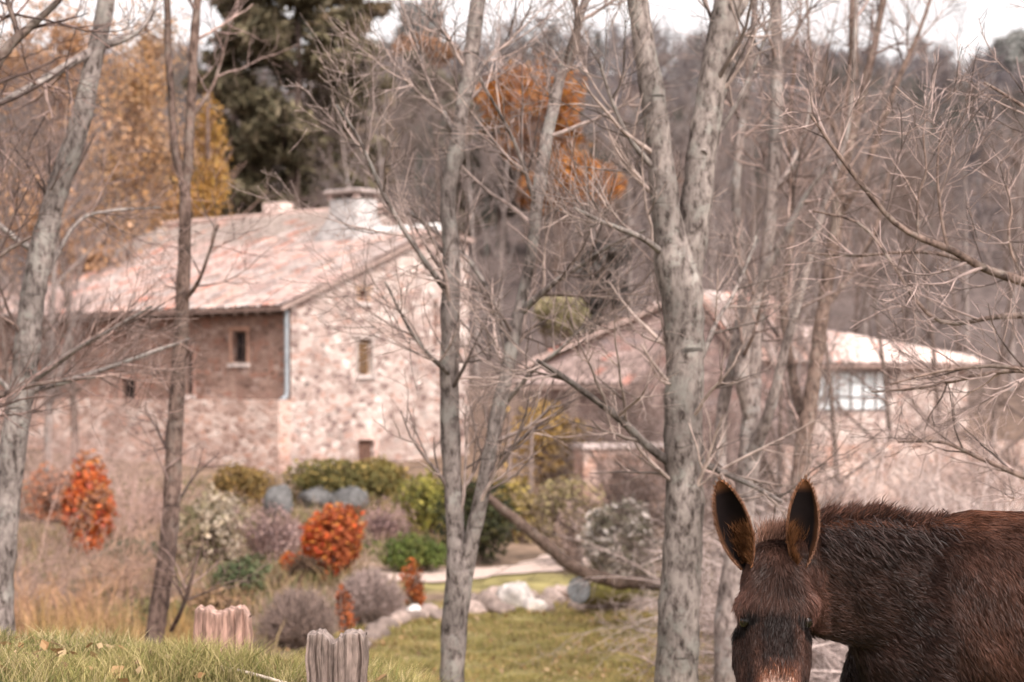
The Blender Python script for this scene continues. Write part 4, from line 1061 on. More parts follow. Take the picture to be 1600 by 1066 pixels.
# pale brush on the right behind the donkey
def bramble(label, px, D, w, h, n, col):
    c = at(px, 0, D); zb = float(gz(c[0], D)); root = thing('bramble', label, 'shrub', (c[0], D, zb), 'leafless brush behind the donkey')
    b = np.stack([c[0] + rng.uniform(-w, w, n) * .7, D + rng.uniform(-.8, .8, n), np.full(n, zb - .05)], 1)
    d = norm(np.stack([rng.normal(0, .55, n), rng.normal(0, .4, n), np.ones(n)], 1)); L = rng.uniform(.6, 1.25, n) * h
    Q = [b]
    for k in range(8):
        d = norm(d + rng.normal(0, .12, (n, 3)) + np.array([0, 0, -.07 * k * .6])); Q.append(Q[-1] + d * (L / 8)[:, None])
    P = np.stack(Q, 1); R = np.tile(np.linspace(.012, .003, 9), (n, 1))
    g = Geo(); cc = np.array(col) * rng.uniform(.55, 1.35, (n, 1)); tubes(g, P, R, 5, cc); part('stems', g, M_twig, root)
    P1, R1 = grow(P, R, 12, .15, 1., .8, h * .12, h * .35, 5, up=.05, wob=.16, r0=.6, rt=.4, rmax=.006)
    P2, R2 = grow(P1, R1, 4, .2, 1., .8, h * .05, h * .14, 3, up=.05, wob=.16, r0=.7, rt=.5)
    g = Geo(); tubes(g, P1, np.maximum(R1, .0022), 3, np.repeat(cc, 12, 0) * rng.uniform(.7, 1.3, (len(P1), 1))); tubes(g, P2, np.maximum(R2, .002), 3, np.tile(np.array(col), (len(P2), 1)) * rng.uniform(.6, 1.35, (len(P2), 1)))
    part('twigs', g, M_twig, root)


bramble('pale leafless brush between the pale stems and the donkey ears', 1270, 24, 1.1, 2.6, 90, (.50, .40, .37))
bramble('widest pale leafless brush above the donkey neck', 1390, 22, 1.3, 2.5, 120, (.56, .46, .43))
bramble('pale leafless brush above the donkey back at the right edge', 1530, 21, 1.2, 2.6, 120, (.55, .45, .42))
bramble('taller brownish brush below the glazed shed', 1430, 30, 1.8, 3.4, 100, (.42, .32, .29))
bramble('brownish brush at the right edge beside the shed', 1590, 28, 1.2, 3.4, 90, (.42, .32, .295))
bramble('low brush at the foot of the pale stems', 1195, 18, .6, 1.5, 50, (.33, .25, .22))
bramble('brown brush in the thicket left of the slim tree', 190, 31, .7, 1.6, 40, (.42, .27, .20))
bramble('orange brown brush beyond the dry grass under the faded orange shrub', 85, 25, 1.0, 1.2, 70, (.46, .27, .16))
bramble('pinkish brush against the left end of the house wall', 80, 41, 1.6, 2.8, 50, (.46, .33, .29))
bramble('tall rosy brush between the leaning trunk and the slim tree', 190, 37, 1.0, 2.2, 36, (.44, .30, .26))
bramble('tangled pale brush just behind the donkey back, right of centre', 1460, 17, .9, 1.9, 70, (.55, .45, .42))
bramble('tangled pale brush just behind the donkey neck', 1330, 18, .8, 1.8, 60, (.53, .43, .40))
bramble('tangled pale brush at the right frame edge nearest the donkey', 1570, 16, .8, 1.9, 70, (.53, .43, .40))
bramble('grey brush before the barn wall, right of the stout tree', 1140, 40, 1.0, 2.8, 70, (.38, .29, .265))
bramble('dark brown brush climbing in front of the barn gable', 1080, 46, 1.6, 4.6, 100, (.22, .155, .135))
bramble('brown brush in front of the barn porch', 985, 47.5, .9, 2.8, 70, (.32, .235, .21))
bramble('dark leafless tangle between the stout tree and the pale stems', 1135, 27, .45, 3.2, 60, (.10, .072, .062))
bramble('dark leafless tangle right of the pale stems', 1232, 27, .5, 2.6, 70, (.10, .07, .06))
bramble('brown twiggy brush among the pale brush above the donkey mane', 1345, 20, .8, 2.0, 36, (.20, .145, .13))
bramble('brown twiggy brush among the pale brush above the donkey back', 1500, 19, .9, 2.0, 40, (.19, .14, .125))
bramble('dark thin brush at the right edge under the shed eave', 1560, 33, 1.0, 3.0, 50, (.16, .115, .10))
bramble('brown brush in front of the tiled shed corner', 1245, 42, .8, 2.6, 50, (.34, .25, .225))
bramble('dark tangled brush filling the gap left of the stout tree below the barn roof', 1000, 40, .9, 2.9, 60, (.15, .11, .098))
bramble('grey brush before the barn door, left of the stout tree', 1000, 46.6, .9, 2.2, 50, (.36, .275, .255))
bramble('brown brush behind the leaning grey trunk', 20, 28, .6, 2.2, 40, (.34, .23, .19))

# ------------------------------------------------------------------ stones, boulders, log, fallen branch
STN = 'rough stones edging the lawn'
row = [(588, 995, 17), (606, 985, 14), (622, 978, 16), (640, 972, 15), (668, 966, 16), (684, 972, 13), (700, 962, 15), (742, 958, 17), (762, 950, 20), (782, 958, 15), (828, 938, 14), (845, 950, 17), (862, 938, 15), (876, 928, 14), (735, 945, 12), (775, 938, 14), (905, 946, 15), (928, 945, 14), (950, 948, 15), (972, 944, 14), (995, 947, 14), (1015, 950, 13), (575, 1008, 14), (562, 1020, 14), (632, 962, 12), (545, 1030, 14)]
def row_D(py): return float(np.interp(py, [925, 940, 960, 980, 1000, 1030], [31.2, 30.6, 29.4, 28, 26.5, 24.5]))
for i, (px, py, r) in enumerate(row):
    D = row_D(py); c = at(px, py, D); rr = r * D / FPX; c[2] = float(gz(c[0], D)) + rr * .35
    g = Geo(); t_ = rng.uniform(.6, 1.1); rock(g, c, rr * 1.08, np.array([.37, .285, .25]) * t_ * rng.uniform(.8, 1.1), (rng.uniform(1, 1.35), 1, rng.uniform(.7, .95)), 12)
    solo('edging_stone', g, M_rock, 'pinkish grey rough stone in the row edging the lawn', 'stone', STN)
for (px, py, r, lab, c0) in [(805, 942, 24, 'largest whitish stone in the row edging the lawn, right of the centre tree', (.50, .45, .42)),
                             (650, 964, 13, 'small round white stone in the row left of the centre tree', (.66, .62, .59)),
                             (835, 952, 15, 'pale stone touching the right side of the largest whitish stone', (.62, .55, .51))]:
    D = row_D(py) - .12; c = at(px, py, D); rr = r * D / FPX; c[2] = float(gz(c[0], D)) + rr * .45; g = Geo(); rock(g, c, rr * 1.08, c0, (1.1, 1, .9), 14); solo('edging_stone', g, M_rock, lab, 'stone', STN)
for (px, py, rx, ry, lab) in [(436, 788, 21, 24, 'upright grey boulder at the left under the brownish dome'), (492, 777, 27, 15, 'rounded grey boulder in the middle under the hedge'), (545, 783, 31, 16, 'flattish bluish grey boulder nearest the gable door')]:
    D = foot_D(px, py + ry); c = at(px, py, D); s = D / FPX; g = Geo(); z0 = float(gz(c[0], D)); zt = c[2] + ry * s
    rock(g, (c[0], D, (zt + z0) / 2 - .05), 1.0, (.125, .12, .118), (rx * s, rx * s, (zt - z0) / 2 + .1), 16); solo('boulder', g, M_rock, lab, 'boulder', 'grey boulders below the hedge')
lg = thing('mossy_log', 'mossy cut log with a pale grey sawn end lying by the stone row', 'log', at(960, 945, 29.3))
a_, b_ = at(905, 922, 29.0), at(1120, 925, 33.0)
P = np.stack([a_ + (b_ - a_) * t for t in np.linspace(0, 1, 16)]); g = Geo(); tubes(g, P, np.full(16, .195) * (1 + .03 * rng.normal(size=16)), 16, (.145, .125, .04), rough=.03); part('bark', g, M_rock, lg)
dl = norm(b_ - a_); u_ = norm(np.cross(dl, [0, 0, 1.])); w_ = np.cross(u_, dl)
g = Geo(); ang = np.arange(24) / 24 * 2 * np.pi
rings = [a_ - dl * .012 + (np.cos(ang)[:, None] * u_ + np.sin(ang)[:, None] * w_) * r for r in (.192, .13, .06)]
V = np.vstack(rings + [a_[None] - dl * .015]); Q = [[k * 24 + s, k * 24 + (s + 1) % 24, (k + 1) * 24 + (s + 1) % 24, (k + 1) * 24 + s] for k in range(2) for s in range(24)]
g.add(V, Q, [[48 + s, 48 + (s + 1) % 24, 72] for s in range(24)], np.repeat([[.17, .18, .19], [.22, .225, .235], [.19, .195, .205], [.14, .14, .14]], [24, 24, 24, 1], 0)); part('sawn_end', g, M_wood, lg)
g = Geo(); pts = np.array([list(at(q[0], q[1], 27.5)) + [q[2] * .5 / FPX * 27.5] for q in [(1130, 990, 26), (1085, 930, 25), (1035, 913, 24), (960, 908, 22), (905, 890, 21), (865, 862, 20), (822, 825, 18), (775, 788, 14), (745, 760, 8)]])
c_ = catmull(pts, 60); tubes(g, c_[:, :3] + rng.normal(0, .006, (60, 3)), c_[:, 3], 10, (.8, .75, .7), rough=.05, cap=True)
fb = thing('fallen_branch', 'dark fallen branch curving up from the log towards the centre tree', 'branch', (pts[0, 0], 27.5, pts[0, 2])); part('bough', g, M_bark_d, fb)
P1, R1 = grow(c_[None, ::6, :3], c_[None, ::6, 3], 5, .3, 1, .8, .3, .9, 6, up=.3, r0=.4, rmax=.02); g = Geo(); tubes(g, P1, R1, 5, (.2, .15, .135)); part('twigs', g, M_twig, fb)


# notched posts on the bank
def post(label, px0, px1, py_top, D, tint, notch):
    c = at((px0 + px1) / 2, py_top, D); w = (px1 - px0) / 2 / FPX * D; zt = c[2]; zb = float(gz(c[0], D)) - .15
    nx, ny, nzz = 26, 9, 26
    uu = np.linspace(-1, 1, nx); V = []; Q = []
    prof = np.interp(uu, [p[0] for p in notch], [p[1] for p in notch]) * w
    prof += rng.normal(0, .004, nx)
    def grid(fn, n1, n2):
        b = len(V)
        for i in range(n1):
            for j in range(n2): V.append(fn(i, j))
        for i in range(n1 - 1):
            for j in range(n2 - 1): Q.append([b + i * n2 + j, b + (i + 1) * n2 + j, b + (i + 1) * n2 + j + 1, b + i * n2 + j + 1])
    dp = w * .62
    ridge = rng.normal(0, .0035, nx) + np.where(np.isin(np.arange(nx), [4, 9, 18, 22]), .007, 0)
    zz = lambda i, j: zb + (zt + prof[i] - zb) * j / (nzz - 1)
    grid(lambda i, j: (c[0] + uu[i] * w * (1 + .03 * np.sin(j * .7)), D - dp * (1 - .35 * abs(uu[i]) ** 3) + ridge[i], zz(i, j)), nx, nzz)
    grid(lambda i, j: (c[0] - uu[i] * w * (1 + .03 * np.sin(j * .7)), D + dp * (1 - .35 * abs(uu[i]) ** 3) - ridge[nx - 1 - i], zz(nx - 1 - i, j)), nx, nzz)
    grid(lambda i, j: (c[0] + uu[i] * w * (1 + .03 * np.sin((nzz - 1) * .7)), D + (-1 + 2 * j / (ny - 1)) * dp * (1 - .35 * abs(uu[i]) ** 3) + ridge[i] * (1 - 2 * j / (ny - 1)), zt + prof[i] + .01 * np.sin(j / (ny - 1) * np.pi)), nx, ny)
    for sgn, i in ((-1, 0), (1, nx - 1)):
        grid(lambda a, j: (c[0] + sgn * w * (1 + .03 * np.sin(j * .7)), D + (-1 + 2 * a) * dp * .65 + ridge[i] * (1 - 2 * a), zz(i, j)), 2, nzz)
    V = np.array(V); cc = np.tile(tint, (len(V), 1)) * rng.uniform(.8, 1.2, (len(V), 1))
    top = (V[:, 2] > zt + np.interp((V[:, 0] - c[0]) / w, uu, prof) - .014)
    cc[top] = cc[top] * 1.25 + .05
    ck = np.isin(np.round((V[:, 0] - c[0]) / w, 2), np.round(uu[ridge > .0125], 2)); cc[ck] *= .7
    g = Geo().add(V, Q, C=cc)
    solo('notched_post', g, M_wood, label, 'post', 'notched wooden posts on the bank', False, base=np.array([c[0], D, zb]))


post('nearer split wooden post with a V notched top in front of the clipped dome', 480, 574, 990, 7.3, np.array([.20, .15, .13]), [(-1, -.06), (-.85, .04), (-.55, .06), (-.3, -.10), (-.08, -.34), (.15, -.12), (.5, .08), (.85, .02), (1, -.1)])
post('farther pinkish wooden post with a worn notched top, left of the clipped dome', 306, 392, 955, 9.0, np.array([.32, .195, .155]), [(-1, .02), (-.9, .14), (-.5, .12), (-.1, -.1), (.3, .1), (.6, .16), (.85, .12), (1, -.2)])
g = Geo(); tubes(g, catmull(np.array([at(345, 1042, 7.6), at(390, 1052, 7.5), at(440, 1066, 7.4), at(500, 1085, 7.3)]), 16), np.full(16, .0065), 8, (.6, .5, .42), cap=True)
solo('bleached_stick', g, M_twig, 'bleached thin stick lying in the grass between the two notched posts', 'stick')

# ------------------------------------------------------------------ donkey
DX = lambda px, D=6.05: (px - 800) / FPX * D
g = Geo()
Ex, Ey, Ez = np.eye(3)
DY = 6.12
trunk = [(1.04, .88, .06, .06), (1.08, .885, .17, .12), (1.16, .885, .245, .165), (1.28, .905, .295, .20), (1.40, .915, .312, .225), (1.60, .905, .318, .25), (1.85, .89, .31, .27), (2.1, .905, .30, .265), (2.3, .93, .285, .24), (2.45, .93, .23, .19), (2.55, .93, .14, .11), (2.59, .93, .05, .04)]
loft(g, [((x, DY, z), Ez * a, Ey * b) for x, z, a, b in trunk])
loft(g, [((1.46, DY, .985), Ez * .20 + Ex * .1, Ey * .12), ((1.32, DY - .02, .975), Ez * .20, Ey * .13), ((1.17, DY - .06, .995), Ez * .192 + Ex * .02, Ey * .12), ((1.03, DY - .12, 1.025), Ez * .185 + Ex * .03, Ey * .105), ((.92, DY - .19, 1.04), Ez * .165 + Ex * .03, Ey * .095), ((.83, DY - .25, 1.06), Ez * .125, Ey * .09), ((.79, DY - .27, 1.07), Ez * .06, Ey * .05)])
# head: axis from poll to nose
PO = np.array([.778, 5.86, 1.125]); NO = np.array([.745, 5.60, .655]); HA = NO - PO; HL = np.linalg.norm(HA); HAn = HA / HL; HN = norm(np.cross(Ex, HAn)); HN = HN if HN[1] < 0 else -HN
def hp(s, side=0., fwd=0.): return PO + HA * s + Ex * side + HN * fwd
loft(g, [(hp(s, 0, f), Ex * w, HN * t) for s, w, t, f in [(-.06, .045, .05, -.04), (0, .078, .085, -.03), (.1, .093, .11, -.04), (.22, .098, .125, -.05), (.34, .094, .13, -.06), (.46, .086, .13, -.07), (.6, .079, .112, -.06), (.74, .073, .082, -.035), (.86, .068, .07, -.02), (.95, .066, .066, -.02), (1.01, .052, .052, -.02), (1.04, .02, .02, -.02)]], p=2.3)
for sd in (-1, 1):
    loft(g, [(hp(s, sd * x, f), Ex * w, HN * t) for s, x, w, t, f in [(.2, .066, .015, .02, -.0), (.26, .071, .034, .04, .0), (.31, .08, .032, .042, -.005), (.36, .078, .026, .034, -.012), (.42, .076, .012, .015, -.02)]])      # brow
    loft(g, [(hp(s, sd * .06, f), Ex * w, HN * t) for s, w, t, f in [(.3, .02, .03, -.12), (.4, .05, .075, -.12), (.55, .052, .085, -.12), (.68, .04, .06, -.1), (.76, .012, .02, -.08)]])                       # jaw
    loft(g, [(hp(.955, sd * .035, f), Ex * w, HAn * w) for f, w in [(.0, .02), (.03, .026), (.052, .018)]])
def leg(pts):
    pts = np.array(pts); c = catmull(pts, 22); loft(g, [(q[:3], Ex * q[3], Ey * q[3] * .85) for q in c], 16)
feet = [((1.30, DY - .10), [(1.30, DY - .1, .86, .13), (1.30, DY - .11, .66, .085), (1.29, DY - .11, .5, .058), (1.285, DY - .11, .40, .052), (1.29, DY - .11, .28, .036), (1.29, DY - .11, .14, .04), (1.275, DY - .11, .06, .046)]),
        ((1.0, DY + .1), [(1.2, DY + .09, .86, .12), (1.12, DY + .1, .72, .085), (1.065, DY + .1, .56, .06), (1.035, DY + .1, .42, .052), (1.025, DY + .1, .28, .036), (1.015, DY + .1, .14, .04), (1.0, DY + .1, .06, .046)]),
        ((2.38, DY - .11), [(2.34, DY - .1, .88, .17), (2.33, DY - .11, .68, .11), (2.38, DY - .11, .53, .06), (2.46, DY - .11, .44, .05), (2.44, DY - .11, .3, .038), (2.42, DY - .11, .14, .042), (2.40, DY - .11, .06, .048)]),
        ((2.52, DY + .11), [(2.38, DY + .1, .88, .16), (2.40, DY + .11, .68, .11), (2.47, DY + .11, .53, .06), (2.57, DY + .11, .44, .05), (2.55, DY + .11, .3, .038), (2.53, DY + .11, .14, .042), (2.52, DY + .11, .06, .048)])]
for f, pts in feet: leg(pts)
tmp = bpy.data.objects.new('tmp_body', g.mesh('tmp_body', None)); COL.objects.link(tmp)
rm = tmp.modifiers.new('r', 'REMESH'); rm.mode = 'VOXEL'; rm.voxel_size = .011
sm = tmp.modifiers.new('s', 'SMOOTH'); sm.factor = .5; sm.iterations = 6
dg = bpy.context.evaluated_depsgraph_get(); dg.update()
bm_ = bpy.data.meshes.new_from_object(tmp.evaluated_get(dg))
bpy.data.objects.remove(tmp, do_unlink=True)
nv = len(bm_.vertices); BV = np.zeros(nv * 3); bm_.vertices.foreach_get('co', BV); BV = BV.reshape(-1, 3)
bm_.calc_loop_triangles(); nt_ = len(bm_.loop_triangles); BT = np.zeros(nt_ * 3, np.int32); bm_.loop_triangles.foreach_get('vertices', BT); BT = BT.reshape(-1, 3)
bpy.data.meshes.remove(bm_)


def head_sc(P):
    q = P - PO; s = q @ HAn / HL; x = P[:, 0] - (PO[0] + (NO[0] - PO[0]) * s); f = q @ HN
    return s, x, f


def coat_col(P):
    """coat colour in large patches: dark chocolate, redder along the back where rim light is put into the colour, pale muzzle"""
    n_ = len(P)
    c = np.tile([.068, .036, .028], (n_, 1))
    up = sstep(1.12, 1.24, P[:, 2])[:, None]; c = c * (1 - up) + np.array([.19, .082, .048]) * up  # top of the back coloured as if rim-lit by the sky
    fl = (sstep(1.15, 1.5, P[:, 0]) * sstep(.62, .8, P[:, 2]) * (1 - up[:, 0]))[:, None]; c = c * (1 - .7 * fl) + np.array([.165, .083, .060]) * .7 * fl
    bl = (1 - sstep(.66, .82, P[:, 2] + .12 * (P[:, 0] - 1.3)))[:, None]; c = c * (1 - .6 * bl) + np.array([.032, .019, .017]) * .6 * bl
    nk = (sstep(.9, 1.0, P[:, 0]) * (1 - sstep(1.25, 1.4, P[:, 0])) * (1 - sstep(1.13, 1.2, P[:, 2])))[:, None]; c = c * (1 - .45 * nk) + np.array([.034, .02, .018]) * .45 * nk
    s, x, f = head_sc(P)
    hd = (s > -.12) & (s < 1.1) & (np.abs(x) < .14) & (f > -.15) & (P[:, 1] < 5.97)
    hc = np.tile([.085, .045, .034], (n_, 1))
    sd = sstep(.035, .09, np.abs(x))[:, None] * ((s > .08) & (s < .36))[:, None]; hc = hc * (1 - sd) + np.array([.165, .087, .068]) * sd
    mid = ((1 - sstep(.035, .06, np.abs(x))) * sstep(.3, .4, s))[:, None]; hc = hc * (1 - .8 * mid) + np.array([.02, .013, .012]) * .8 * mid
    sn_ = s; s = s + rng.normal(0, .03, n_)
    no = (sstep(.645, .76, s) * (1 - sstep(.042, .062, np.abs(x))))[:, None]; hc = hc * (1 - no) + np.array([.19, .068, .028]) * no
    no2 = (sstep(.72, .80, s) * (1 - sstep(.036, .056, np.abs(x))))[:, None]; hc = hc * (1 - no2) + np.array([.58, .46, .40]) * no2
    s = sn_
    for sdn in (-1, 1):
        e_ = (((s - .385) / .05) ** 2 + ((np.abs(x) - .085) / .035) ** 2 < 1) & (x * sdn > 0); hc[e_] = np.array([.02, .012, .01])
        nq = (((s - .955) / .03) ** 2 + ((np.abs(x) - .037) / .014) ** 2 < 1) & (f > 0) & (x * sdn > 0); hc[nq] = np.array([.01, .007, .006])
    c[hd] = hc[hd]
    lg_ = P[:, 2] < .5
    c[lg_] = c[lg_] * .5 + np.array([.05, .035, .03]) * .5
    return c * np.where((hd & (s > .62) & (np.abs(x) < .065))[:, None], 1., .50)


donkey = thing('donkey', 'shaggy dark brown donkey facing the camera with upright ears and a pale muzzle', 'donkey', (1.75, DY, 0))
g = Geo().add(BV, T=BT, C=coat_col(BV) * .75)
# ears: thin leaf shaped cups grown into the poll
ears = []
for (b, tip, wv, outd) in [((.678, 5.785, 1.09), (.602, 5.765, 1.338), .041, -1), ((.841, 5.785, 1.09), (.850, 5.765, 1.342), .040, 1)]:
    b = np.array(b); tip = np.array(tip); ax = norm(tip - b); L = np.linalg.norm(tip - b)
    sdv = norm(np.cross(ax, np.array([outd * .25, -1., .05]))); sdv = sdv if sdv[0] > 0 else -sdv; fw = norm(np.cross(ax, sdv)); fw = fw if fw[1] < 0 else -fw
    nt2, ns2 = 26, 15
    t = np.linspace(-.04, 1, nt2); wd = wv * np.interp(t, [-.04, 0, .12, .3, .5, .68, .84, .94, 1], [.30, .42, .80, 1.08, 1.14, 1.0, .68, .38, .04])
    ph = np.linspace(-1, 1, ns2)
    cup = np.interp(t, [0, .2, .6, 1], [.062, .05, .034, .006])
    inner = b + ax * (t[:, None, None] * L) + sdv * (wd[:, None] * np.sin(ph * 1.35)[None] / np.sin(1.35))[..., None] - fw * (cup[:, None] * (np.cos(ph * 1.35)[None] - np.cos(1.35)) / (1 - np.cos(1.35)))[..., None]
    outer = inner - fw * (.010 * np.cos(ph * 1.2)[None, :, None] ** .5) - fw * 0 + sdv * (.006 * np.sign(ph) * np.abs(ph) ** 3)[None, :, None]
    I, J = np.meshgrid(np.arange(nt2 - 1), np.arange(ns2 - 1), indexing='ij'); q0 = (I * ns2 + J).ravel()
    Qi = np.stack([q0, q0 + 1, q0 + ns2 + 1, q0 + ns2], 1)
    edge = sstep(.72, .97, np.abs(ph))[None, :] * np.ones((nt2, 1)); tp = sstep(.84, .97, t)[:, None] * np.ones((1, ns2)); e = np.maximum(edge * .6, tp)[..., None]  # backlit rim glow put into the ear edge and tip colour
    ci = np.array([.010, .007, .007]) * (1 - e) + np.array([.15, .065, .032]) * e
    inn = (sstep(-.55, .25, -outd * ph)[None, :] * (1 - sstep(.1, .62, t))[:, None])[..., None] * (1 - e); ci = ci * (1 - inn) + np.array([.10, .045, .02]) * inn
    g.add(inner, Qi, C=ci.reshape(-1, 3)); g.add(outer, Qi[:, ::-1], C=np.tile([.10, .05, .03], (nt2 * ns2, 1)))
    for col_ in (0, ns2 - 1):
        st = np.stack([inner[:, col_], outer[:, col_]], 1); k = np.arange(nt2 - 1) * 2; g.add(st, np.stack([k, k + 1, k + 3, k + 2], 1), C=(.16, .07, .035))
    ears.append((inner, fw, sdv, ax, t, ph, outd, ci))
part('body', g, M_skin, donkey)


def strands(P, D0, D1, L, W, C, tipf=1.2):
    """curved tapering hairs: root P, direction D0 at the root, D1 at the tip"""
    n_ = len(P); m1 = P + D0 * (L * .5)[:, None]; m2 = m1 + norm(D0 * .4 + D1 * .6) * (L * .5)[:, None]
    s = norm(np.cross(D0, rng.normal(size=(n_, 3)))) * W[:, None]
    V = np.stack([P - s, P + s, m1 - s * .75, m1 + s * .75, m2], 1).reshape(-1, 3); i = np.arange(n_) * 5
    cc = np.repeat(C, 5, 0) * np.tile([.7, .7, 1., 1., tipf], n_)[:, None]
    return V, np.stack([i, i + 1, i + 3, i + 2], 1), np.stack([i + 2, i + 3, i + 4], 1), cc


tv = BV[BT]; fnm = np.cross(tv[:, 1] - tv[:, 0], tv[:, 2] - tv[:, 0]); ar = np.linalg.norm(fnm, axis=1) / 2; fnm = norm(fnm)
cen = tv.mean(1)
wt = ar * np.where(fnm[:, 1] < .35, 1., .12) * np.where(cen[:, 0] < 1.75, 1., .3) * np.where(cen[:, 2] < .5, .25, 1.)
s_, x_, f_ = head_sc(cen); hm = (s_ > -.12) & (s_ < 1.1) & (np.abs(x_) < .14) & (f_ > -.15) & (cen[:, 1] < 5.97)
wt = wt * np.where(hm, 2.6, 1.)
nS = 230000
ti = rng.choice(len(wt), nS, p=wt / wt.sum()); r1, r2 = rng.uniform(size=(2, nS)); sw = r1 + r2 > 1; r1[sw] = 1 - r1[sw]; r2[sw] = 1 - r2[sw]
PP = tv[ti, 0] + (tv[ti, 1] - tv[ti, 0]) * r1[:, None] + (tv[ti, 2] - tv[ti, 0]) * r2[:, None]; NN = fnm[ti]; hs = hm[ti]
flow = np.tile([.45, 0, -.9], (nS, 1)); nk = (PP[:, 0] < 1.3)[:, None]; flow = np.where(nk, np.array([.85, .05, -.5]), flow)
tb = sstep(1.1, 1.22, PP[:, 2])[:, None]; flow = flow * (1 - tb) + np.array([.9, -.25, -.2]) * tb
sS, xS, fS = head_sc(PP)
hf = HAn[None] * 1.0 + Ex[None] * (np.sign(xS) * np.clip(np.abs(xS) * 14, 0, 1.1) * ((sS > .02) & (sS < .34)))[:, None] + HN[None] * .15
flow = np.where(hs[:, None], hf, flow)
clump = np.sin(PP @ np.array([[31., 47, 23], [53, -29, 41], [-37, 43, 61]]).T) @ np.array([[.5, .1, .3], [.2, .5, .2], [.3, .2, .5]])
flow = norm(flow) + .16 * clump + rng.normal(0, .2, (nS, 3))
flow = norm(flow - (flow * NN).sum(1, keepdims=True) * NN)
Ls = np.where(hs, rng.uniform(.018, .034, nS), rng.uniform(.02, .042, nS)); Ls = np.where(hs & (sS > .18) & (sS < .36), Ls * 1.7, Ls); Ls = np.where(PP[:, 2] < .5, .015, Ls)
lift = np.where(hs, .30, .26)[:, None]
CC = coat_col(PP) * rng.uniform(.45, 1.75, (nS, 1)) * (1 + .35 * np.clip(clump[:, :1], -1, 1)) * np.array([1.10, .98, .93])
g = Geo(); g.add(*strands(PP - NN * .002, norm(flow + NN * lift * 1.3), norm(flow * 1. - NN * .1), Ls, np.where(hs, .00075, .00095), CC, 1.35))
part('coat', g, M_fur, donkey)
# mane: stiff hair along the neck crest, tan fluff between the ears
nM = 6500; t = rng.uniform(0, 1, nM)
cr = catmull(np.array([[.80, DY - .22, 1.175], [.90, DY - .2, 1.205], [1.0, DY - .14, 1.212], [1.12, DY - .08, 1.213], [1.22, DY - .04, 1.192], [1.34, DY, 1.20]]), 200)
k = (t * 199).astype(int); Pm = cr[k] + rng.normal(0, .016, (nM, 3)) * np.array([.5, 1, .7])
Dm = norm(np.stack([.35 + .35 * np.sin(t * 40) * .5 + rng.normal(0, .25, nM), -.25 + rng.normal(0, .25, nM), np.full(nM, .9)], 1)); Dm1 = norm(Dm + np.array([.7, -.1, -.35]))
Lm = np.interp(t, [0, .15, .5, .8, 1], [.045, .05, .05, .04, .018]) * rng.uniform(.5, 1.25, nM)
cm = np.where(rng.uniform(0, 1, (nM, 1)) > .5, [.11, .05, .035], [.035, .02, .017]) * rng.uniform(.6, 1.4, (nM, 1))
g = Geo(); g.add(*strands(Pm, Dm, Dm1, Lm, np.full(nM, .0012), cm, 2.4))
# dark fringe falling from the crest down the neck side
Pf = cr[k] + rng.normal(0, .02, (nM, 3)) + np.array([0, -.07, -.02]); Pf[:, 2] -= rng.uniform(0, .07, nM); Pf[:, 1] -= .02
sel = (Pf[:, 0] > .9) & (rng.uniform(size=nM) < .5); Pf = Pf[sel]; m_ = len(Pf)
g.add(*strands(Pf, norm(np.stack([.5 + rng.normal(0, .25, m_), -.45 + rng.normal(0, .1, m_), -.3 + rng.normal(0, .2, m_)], 1)), np.tile(norm(np.array([.6, -.1, -.9])), (m_, 1)), rng.uniform(.025, .055, m_), np.full(m_, .0013), np.tile([.036, .020, .017], (m_, 1)) * rng.uniform(.5, 1.6, (m_, 1)), 1.5))
part('mane', g, M_fur, donkey)
nF = 2600; Pq = PO + np.stack([rng.normal(0.005, .026, nF), rng.normal(.05, .018, nF), rng.normal(.03, .016, nF)], 1)
g = Geo(); g.add(*strands(Pq, norm(np.stack([rng.normal(.1, .4, nF), rng.normal(-.3, .3, nF), np.full(nF, 1.)], 1)), norm(np.stack([rng.normal(.2, .4, nF), np.full(nF, -.3), np.full(nF, .5)], 1)), rng.uniform(.02, .055, nF), np.full(nF, .0011), np.array([.30, .17, .125]) * rng.uniform(.5, 1.5, (nF, 1)), 1.6))
Pq = PO + np.stack([rng.normal(0, .024, 900), rng.normal(-.05, .01, 900), rng.normal(-.03, .01, 900)], 1)
g.add(*strands(Pq, norm(np.stack([rng.normal(0, .5, 900), np.full(900, -.7), rng.normal(.2, .4, 900)], 1)), np.tile([0, -.4, -.9], (900, 1)), rng.uniform(.01, .025, 900), np.full(900, .0011), np.array([.27, .21, .18]) * rng.uniform(.4, 1.7, (900, 1)), 1.4))
part('forelock', g, M_fur, donkey)
